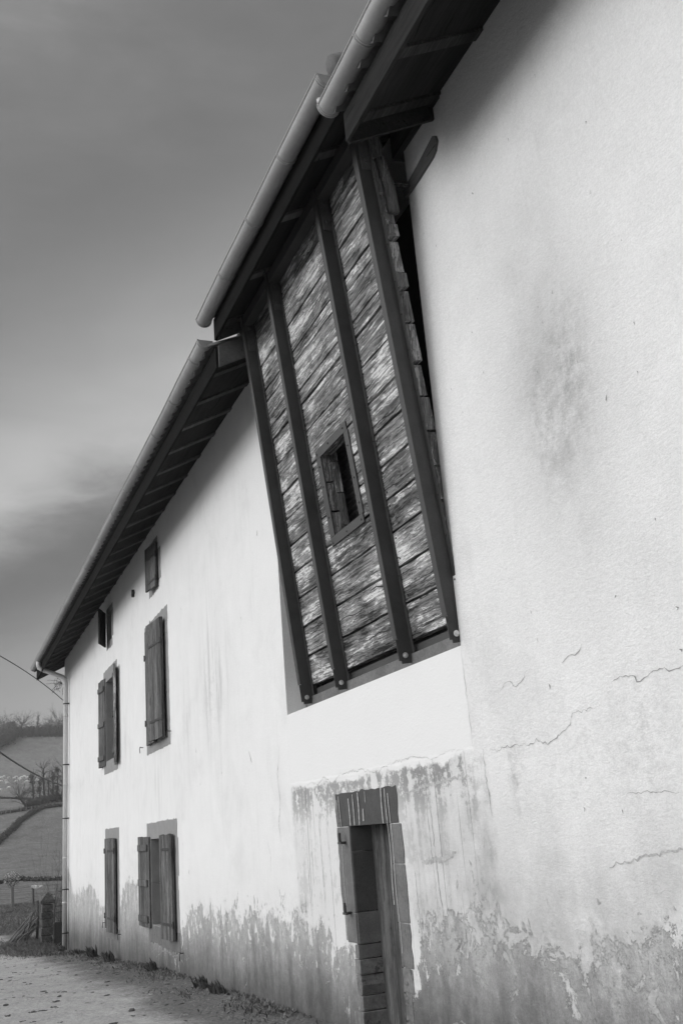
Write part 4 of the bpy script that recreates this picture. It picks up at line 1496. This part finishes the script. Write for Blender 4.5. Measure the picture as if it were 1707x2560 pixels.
# ------------------------------------------------------------------ sheep
SHEEP = [(-335.5, 14.63), (-338.0, 15.7), (-334.5, 16.91), (-327.5, 14.22), (-327.2, 15.64), (-319.8, 15.6), (-306.0, 15.24), (-332.2, 18.33), (-335.2, 19.15), (-330.8, 19.79),
         (-333.2, 20.59), (-336.0, 21.57), (-323.8, 18.4), (-328.0, 20.07), (-320.8, 21.22), (-329.5, 23.12), (-320.5, 23.02), (-325.0, 24.46), (-332.8, 26.07), (-315.8, 25.03),
         (-300.8, 12.64), (-289.5, 22.56), (-332.5, 22.35), (-320.0, 23.74), (-332.2, 27.45), (-315.2, 25.59)]


def make_sheep(loc, rz, label):
    e = empty('sheep', loc, label, 'sheep', 'sheep grazing on the hill', rz)
    b = MB()
    # trunk, neck and lowered head as one skin of rings along a bent spine (grazing)
    spine = [(-.62, .62, .10), (-.55, .66, .22), (-.30, .68, .29), (0, .66, .31), (.28, .67, .29), (.46, .66, .22), (.60, .55, .14), (.74, .38, .105), (.84, .24, .10), (.92, .12, .075), (.96, .06, .04)]
    b.tube([(x, 0, z) for x, z, r in spine], [r for x, z, r in spine], 10)
    for sx0, dirn in ((.36, 1), (-.42, -1)):
        for y in (-.13, .13):
            if dirn > 0:
                b.tube([(sx0, y, .55), (sx0 + .02, y, .30), (sx0, y, .0)], [.08, .045, .03], 6)
            else:
                b.tube([(sx0, y, .58), (sx0 + .09, y, .42), (sx0 - .04, y, .26), (sx0, y, .0)], [.11, .07, .04, .03], 6)
    for y in (-1, 1):
        b.tube([(.78, y * .07, .36), (.76, y * .17, .34)], [.03, .02], 5)
    b.tube([(-.64, 0, .62), (-.70, 0, .45)], [.04, .025], 5)
    b.build('fleece_body', M['wool'], e)
    return e


SL_ = ['white sheep grazing on the far hillside', ]
sh0 = None
for i, (x, y) in enumerate(SHEEP):
    lb = 'pale sheep grazing in the scattered flock on the far hillside'
    if i == 0:
        e = make_sheep((x, y, gz(-x) - .02), random.uniform(0, 6.28), lb); sh0 = e
        e.scale = (.8,) * 3
    else:
        e = sh0.copy(); col.objects.link(e); e.location = (x, y, gz(-x) - .02); e.rotation_euler = (0, 0, random.choice((1.57, -1.57)) + random.uniform(-.7, .7))
        e.scale = (random.uniform(.72, .86),) * 3
        for c in list(sh0.children):
            d = c.copy(); col.objects.link(d); d.parent = e

# ------------------------------------------------------------------ far trees, hedges, fences
def tree(loc, h, lean, kind, label, group=None):
    e = empty('bare_tree', loc, label, 'tree', group)
    t_ = MB()
    top = Vector((random.uniform(-.3, .3), lean, h * (.85 if kind != 'bush' else .5)))
    n = 7
    pts = [Vector((top.x * (i / n) ** 1.3 + random.gauss(0, .05) * h * .1, top.y * (i / n) ** 1.2 + random.gauss(0, .05) * h * .15, -.3 + (top.z + .3) * i / n)) for i in range(n + 1)]
    r0 = h * .035 if kind != 'bush' else h * .06
    t_.tube(pts, [r0 * (1 - .75 * i / n) for i in range(n + 1)], 7)
    t_.build('trunk', M['ivy'], e)
    c = MB()
    for k in range(34 if kind == 'bush' else 22):
        i = random.randint(2, n)
        if kind == 'bush':
            d = Vector((random.uniform(-1, 1), random.uniform(-1, 1), random.uniform(-.1, 1)))
            twig(c, pts[i], d, h * random.uniform(.3, .5), h * .010, 3, .7, 4, .0, 2)
        else:
            d = Vector((random.uniform(-.7, .7), random.uniform(-.7, .7), random.uniform(.3, 1)))
            twig(c, pts[i], d, h * random.uniform(.10, .26), h * .008, 2, .7, 3, .02, 2)
    if kind == 'ivy':
        for k in range(9):
            p = pts[random.randint(2, n)]
            leafy(c, p + Vector((random.uniform(-.2, .2), random.uniform(-.3, .3), random.uniform(-.3, .5))), h * .07, h * .08, h * .07, 40, .16)
    c.build('crown', M['bark'], e)
    return e


TR = [(-257.8, 16.6, 6.3, -2.4, 'bush', 'low broad bare tree leaning left, leftmost below the sheep'),
      (-262.0, 18.5, 8.3, -.7, 'ivy', 'ivy-clad bare trunk second from left below the sheep'),
      (-263.5, 19.83, 6.8, .1, 'ivy', 'shorter ivy-clad trunk in the middle of the hillside row'),
      (-265.0, 21.2, 9.8, -.4, 'tall', 'tallest thin bare tree of the hillside row'),
      (-267.0, 22.2, 7.2, .2, 'tall', 'thin bare tree just right of the tallest one'),
      (-266.5, 23.2, 8.2, .3, 'ivy', 'dense bare tree second from the house edge'),
      (-265.5, 24.3, 9.0, .1, 'ivy', 'bare tree touching the house edge on the hillside'),
      (-266.2, 25.6, 9.6, .1, 'tall', 'bare tree behind the downpipe edge on the hillside')]
for x, y, h, ln, kd, lb in TR:
    tree((x, y, gz(-x)), h, ln, kd, lb, 'bare trees halfway up the hill')


def hedge(pts, wid, h, label, name='hedgerow', n_per=3.2, mat='hedge', leafsize=.14):
    mb = MB()
    L = 0
    for (a, b_), (c, d) in zip(pts, pts[1:]):
        L = math.hypot(c - a, d - b_)
        m_ = max(2, int(L * n_per))
        for i in range(m_):
            f = i / m_
            x, y = a + (c - a) * f, b_ + (d - b_) * f
            hh = h * random.uniform(.7, 1.2)
            p = (x + random.uniform(-.3, .3) * wid, y + random.uniform(-.3, .3) * wid, gz(-x) + hh * .42)
            mb.ball(p, wid * .36, wid * .36, hh * .36, 6, 5, .35)
            leafy(mb, p, wid * .8, wid * .8, hh * .78 * random.uniform(.8, 1.25), 30, leafsize, 0, .25)
    o_ = mb.build(name, M[mat])
    tag(o_, label, 'hedge')
    return o_


hedge([(-190, 5.2), (-203.8, 7.53), (-216.8, 10.37), (-233.0, 13.52), (-246.5, 17.2), (-254.0, 20.02), (-256, 24.2), (-257, 34)], 1.0, .8, 'dark diagonal hedge climbing across the lower hill field')
hedge([(-259, 17.5), (-264, 20), (-267, 23), (-268, 28), (-270, 40)], 2.6, 2.2, 'thick undergrowth at the foot of the hillside trees')
hedge([(-244, 6), (-248.5, 9.74), (-251.8, 14.54), (-256.5, 18.5)], 1.0, .7, 'low dark bank under the mid-hill fence')
hedge([(-440, -20), (-434, 10), (-436, 24), (-434, 31), (-430, 43), (-430, 70)], 3.0, 5.2, 'long clipped dark hedge along the top of the hill', leafsize=.28)
hedge([(-395, -4), (-402, 12), (-411, 17.5), (-424, 21.5), (-436, 23)], 6, 7.0, 'bushy copse edge climbing the left side of the hilltop', leafsize=.28, n_per=2.2, mat='bark')
hedge([(-96, 0), (-99.5, 2.4), (-101, 3.9), (-98.2, 4.9), (-95, 8)], .7, .30, 'low dark bramble bank behind the blossom bush', leafsize=.10)
hedge([(-282, 2), (-282.2, 11.5), (-279, 15.3), (-273.8, 18.7)], .8, .5, 'thin dark hedge line under the flock of sheep')


def wire_fence(pts, step, h, label):
    mb = MB()
    for (a, b_), (c, d) in zip(pts, pts[1:]):
        L = math.hypot(c - a, d - b_); n = max(1, int(L / step))
        for i in range(n):
            f = i / n
            x, y = a + (c - a) * f, b_ + (d - b_) * f
            mb.box(x - .09, x + .09, y - .09, y + .09, gz(-x) - .2, gz(-x) + h)
        for zz in (.5 * h, .85 * h):
            mb.tube([(a, b_, gz(-a) + zz), (c, d, gz(-c) + zz)], .02, 4)
    tag(mb.build('wire_fence', M['concrete']), label, 'fence')


wire_fence([(-430.5, 24), (-428.5, 28.85), (-426.0, 34.8), (-423.5, 43), (-423, 60)], 2.2, 1.3, 'pale post fence along the top of the sheep field')
wire_fence([(-245.5, 8), (-248.8, 12.18), (-249.5, 14.54), (-251.0, 17.0), (-254, 19.6)], 1.3, 1.0, 'pale post fence halfway up the hill')

# trees on the skyline
for i, (x, y, h, kd, lb) in enumerate([(-455, 18, 8, 'tall', 'faint bare skyline tree at the left edge of the hilltop'), (-462, 23, 9, 'tall', 'faint bare skyline tree above the copse edge'),
                                       (-470, 30, 10, 'tall', 'broad faint skyline tree left of the dense dark one'), (-452, 35.3, 8.5, 'ivy', 'dense dark skyline tree standing upright on the hilltop'),
                                       (-466, 39, 6.5, 'tall', 'low skyline tree right of the dense dark one'), (-450, 41, 7, 'tall', 'low spreading skyline tree near the house edge'),
                                       (-452, 44, 10, 'tall', 'tall fan-shaped bare skyline tree next to the downpipe'), (-475, 48, 8, 'tall', 'faint skyline tree cut by the house corner')]):
    e = tree((x, y, gz(-x)), h, .2, 'bush' if kd == 'tall' else 'ivy', lb, 'skyline trees')
mb = MB()
for i in range(140):
    y = -120 + i * 2.2
    p = (-485 + random.uniform(-8, 8), y, gz(485) + random.uniform(1, 3.2))
    leafy(mb, p, 3.2, 2.6, random.uniform(2.0, 4.2), 46, .42, 0, .1)
o_ = mb.build('distant_woodland', M['bark'])
o_['kind'] = 'stuff'; o_['label'] = 'pale bare woodland along the skyline behind the hill'

# ------------------------------------------------------------------ air between the house and the hill
hz = MB().box(-2520, 75, -1520, 1520, -6, 95)
hzm = bpy.data.materials.new('thin_haze')
hzm.use_nodes = True
for n_ in list(hzm.node_tree.nodes):
    hzm.node_tree.nodes.remove(n_)
ho = hzm.node_tree.nodes.new('ShaderNodeOutputMaterial')
hv = hzm.node_tree.nodes.new('ShaderNodeVolumePrincipled')
hv.inputs['Color'].default_value = (.8, .8, .8, 1)
hv.inputs['Density'].default_value = .0006
hv.inputs['Anisotropy'].default_value = .2
hzm.node_tree.links.new(hv.outputs[0], ho.inputs['Volume'])
o = hz.build('haze', hzm); o['kind'] = 'stuff'; o['label'] = 'thin pale haze over the far hill'

# ------------------------------------------------------------------ foot of the wall: weeds, straw, grit
def blade(mb, p, d, ln, w_, mi=0):
    p = Vector(p); d = Vector(d).normalized()
    sd = d.cross(Vector((0, 0, 1)))
    sd = sd.normalized() * w_ if sd.length > 1e-4 else Vector((w_, 0, 0))
    m_ = p + d * ln * .55 + Vector((0, 0, .02 * ln))
    e_ = p + d * ln + Vector((0, 0, -.15 * ln))
    mb.addf([p - sd * .5, p + sd * .5, m_ + sd, e_, m_ - sd], [(0, 1, 2, 3, 4)], mi=mi)


WEEDS = [(29.0, .34, 'dark leafy weed clump at the foot of the downpipe'), (23.4, .42, 'tall dark weed clump below the narrow ground-floor window'), (21.1, .34, 'ragged weed clump just before the narrow window sill'),
         (26.2, .26, 'low weed clump between downpipe and narrow window'), (16.8, .30, 'small dark weed under the wide ground-floor window'), (13.55, .26, 'dark broad-leaved weed clump against the bare wall foot'),
         (12.75, .24, 'second dark weed clump nearest the cellar door')]
for s_, h, lb in WEEDS:
    mb = MB()
    for i in range(70):
        a = random.uniform(0, 2 * math.pi)
        el_ = random.uniform(.5, 1.5)
        b0 = (random.gauss(0, .12), random.uniform(-.12, .02), -.02)
        blade(mb, b0, (math.cos(a) * .6, -abs(math.sin(a)) * .5, el_), h * random.uniform(.15, .95), h * random.uniform(.03, .09))
    o_ = mb.build('weed_clump', M['leaf_dark'])
    o_.location = (-s_, -.13, gz(s_))
    tag(o_, lb, 'weed', 'weeds at the wall foot')
mb = MB()
for i in range(17000):
    s_ = random.uniform(9.0, 32.5)
    y = -abs(random.gauss(0, .28)) - .01
    if s_ > 27: y = -abs(random.gauss(0, .5)) - .01
    dens = max(0.0, noise.noise(Vector((s_ * .8, y * 2, 4))) + .35)
    if random.random() > dens: continue
    a = random.uniform(0, 6.28)
    ln = random.uniform(.02, .09) * (1.6 if s_ > 26 else 1)
    blade(mb, (-s_, y, gz(s_)), (math.cos(a) * .6, math.sin(a) * .6, random.uniform(.3, 1.2)), ln, ln * .10, random.choice((0, 0, 1)))
o_ = mb.build('grass', [M['leaf'], M['leaf_dark']]); o_['kind'] = 'stuff'; o_['label'] = 'short weedy grass along the foot of the wall'
mb = MB()
for i in range(6000):
    x = -33.2 + random.gauss(0, 1.1); y = -.75 + random.gauss(0, .38)
    if y > -.05 and x > -31: continue
    a = random.uniform(0, 6.28); ln = random.uniform(.07, .28)
    blade(mb, (x, y, gz(-x)), (math.cos(a) * .7, math.sin(a) * .7, random.uniform(.5, 1.4)), ln, ln * .045)
o_ = mb.build('grass_tussock', M['leaf']); o_['kind'] = 'stuff'; o_['label'] = 'rough grass tussocks in front of the gate pillar'
mb = MB()
for i in range(22000):
    x = -random.uniform(37, 62); y = random.uniform(-3.5, 4.5)
    if x > -39.8 and y < 0: continue
    a = random.uniform(0, 6.28); ln = random.uniform(.04, .20) * (1 + max(0, noise.noise(Vector((x * .7, y * .9, 0)))) * 1.2)
    blade(mb, (x, y, gz(-x) - .02), (math.cos(a) * .8, math.sin(a) * .8, random.uniform(.4, 1.3)), ln, ln * .06)
o_ = mb.build('meadow_grass', M['leaf']); o_['kind'] = 'stuff'; o_['label'] = 'uneven meadow grass beyond the road'
mb = MB()
for i in range(3200):
    s_ = random.uniform(9.2, 26)
    y = -.15 - abs(random.gauss(0, .42))
    a = random.uniform(0, 6.28); ln = random.uniform(.02, .09)
    p = Vector((-s_, y, gz(s_) + .017)); d = Vector((math.cos(a), math.sin(a), random.uniform(-.02, .15)))
    sd = Vector((-d.y, d.x, 0)).normalized() * .0018
    mb.addf([p - sd, p + sd, p + d * ln + sd, p + d * ln - sd], [(0, 1, 2, 3)])
o_ = mb.build('straw_litter', M['straw']); o_['kind'] = 'stuff'; o_['label'] = 'scattered straw and stalks on the verge'
mb = MB()
for i in range(4200):
    s_ = random.uniform(9.4, 31)
    y = -random.uniform(.3, 4.2)
    r_ = min(.034, max(.003, random.expovariate(1 / .0055)))
    for q_ in range(1 if r_ < .012 else 4):
        mb.ball((-s_ + random.gauss(0, r_) * (q_ > 0), y + random.gauss(0, r_) * (q_ > 0), gz(s_) + .010 + r_ * .15), r_ * random.uniform(.8, 1.6), r_ * random.uniform(.6, 1.3), r_ * .38, 6, 3, .45, None, 1 if i % 3 == 0 else 0)
o_ = mb.build('road_grit', [M['grit'], M['gravel']]); o_['kind'] = 'stuff'; o_['label'] = 'loose grit, clods and droppings strewn over the road'
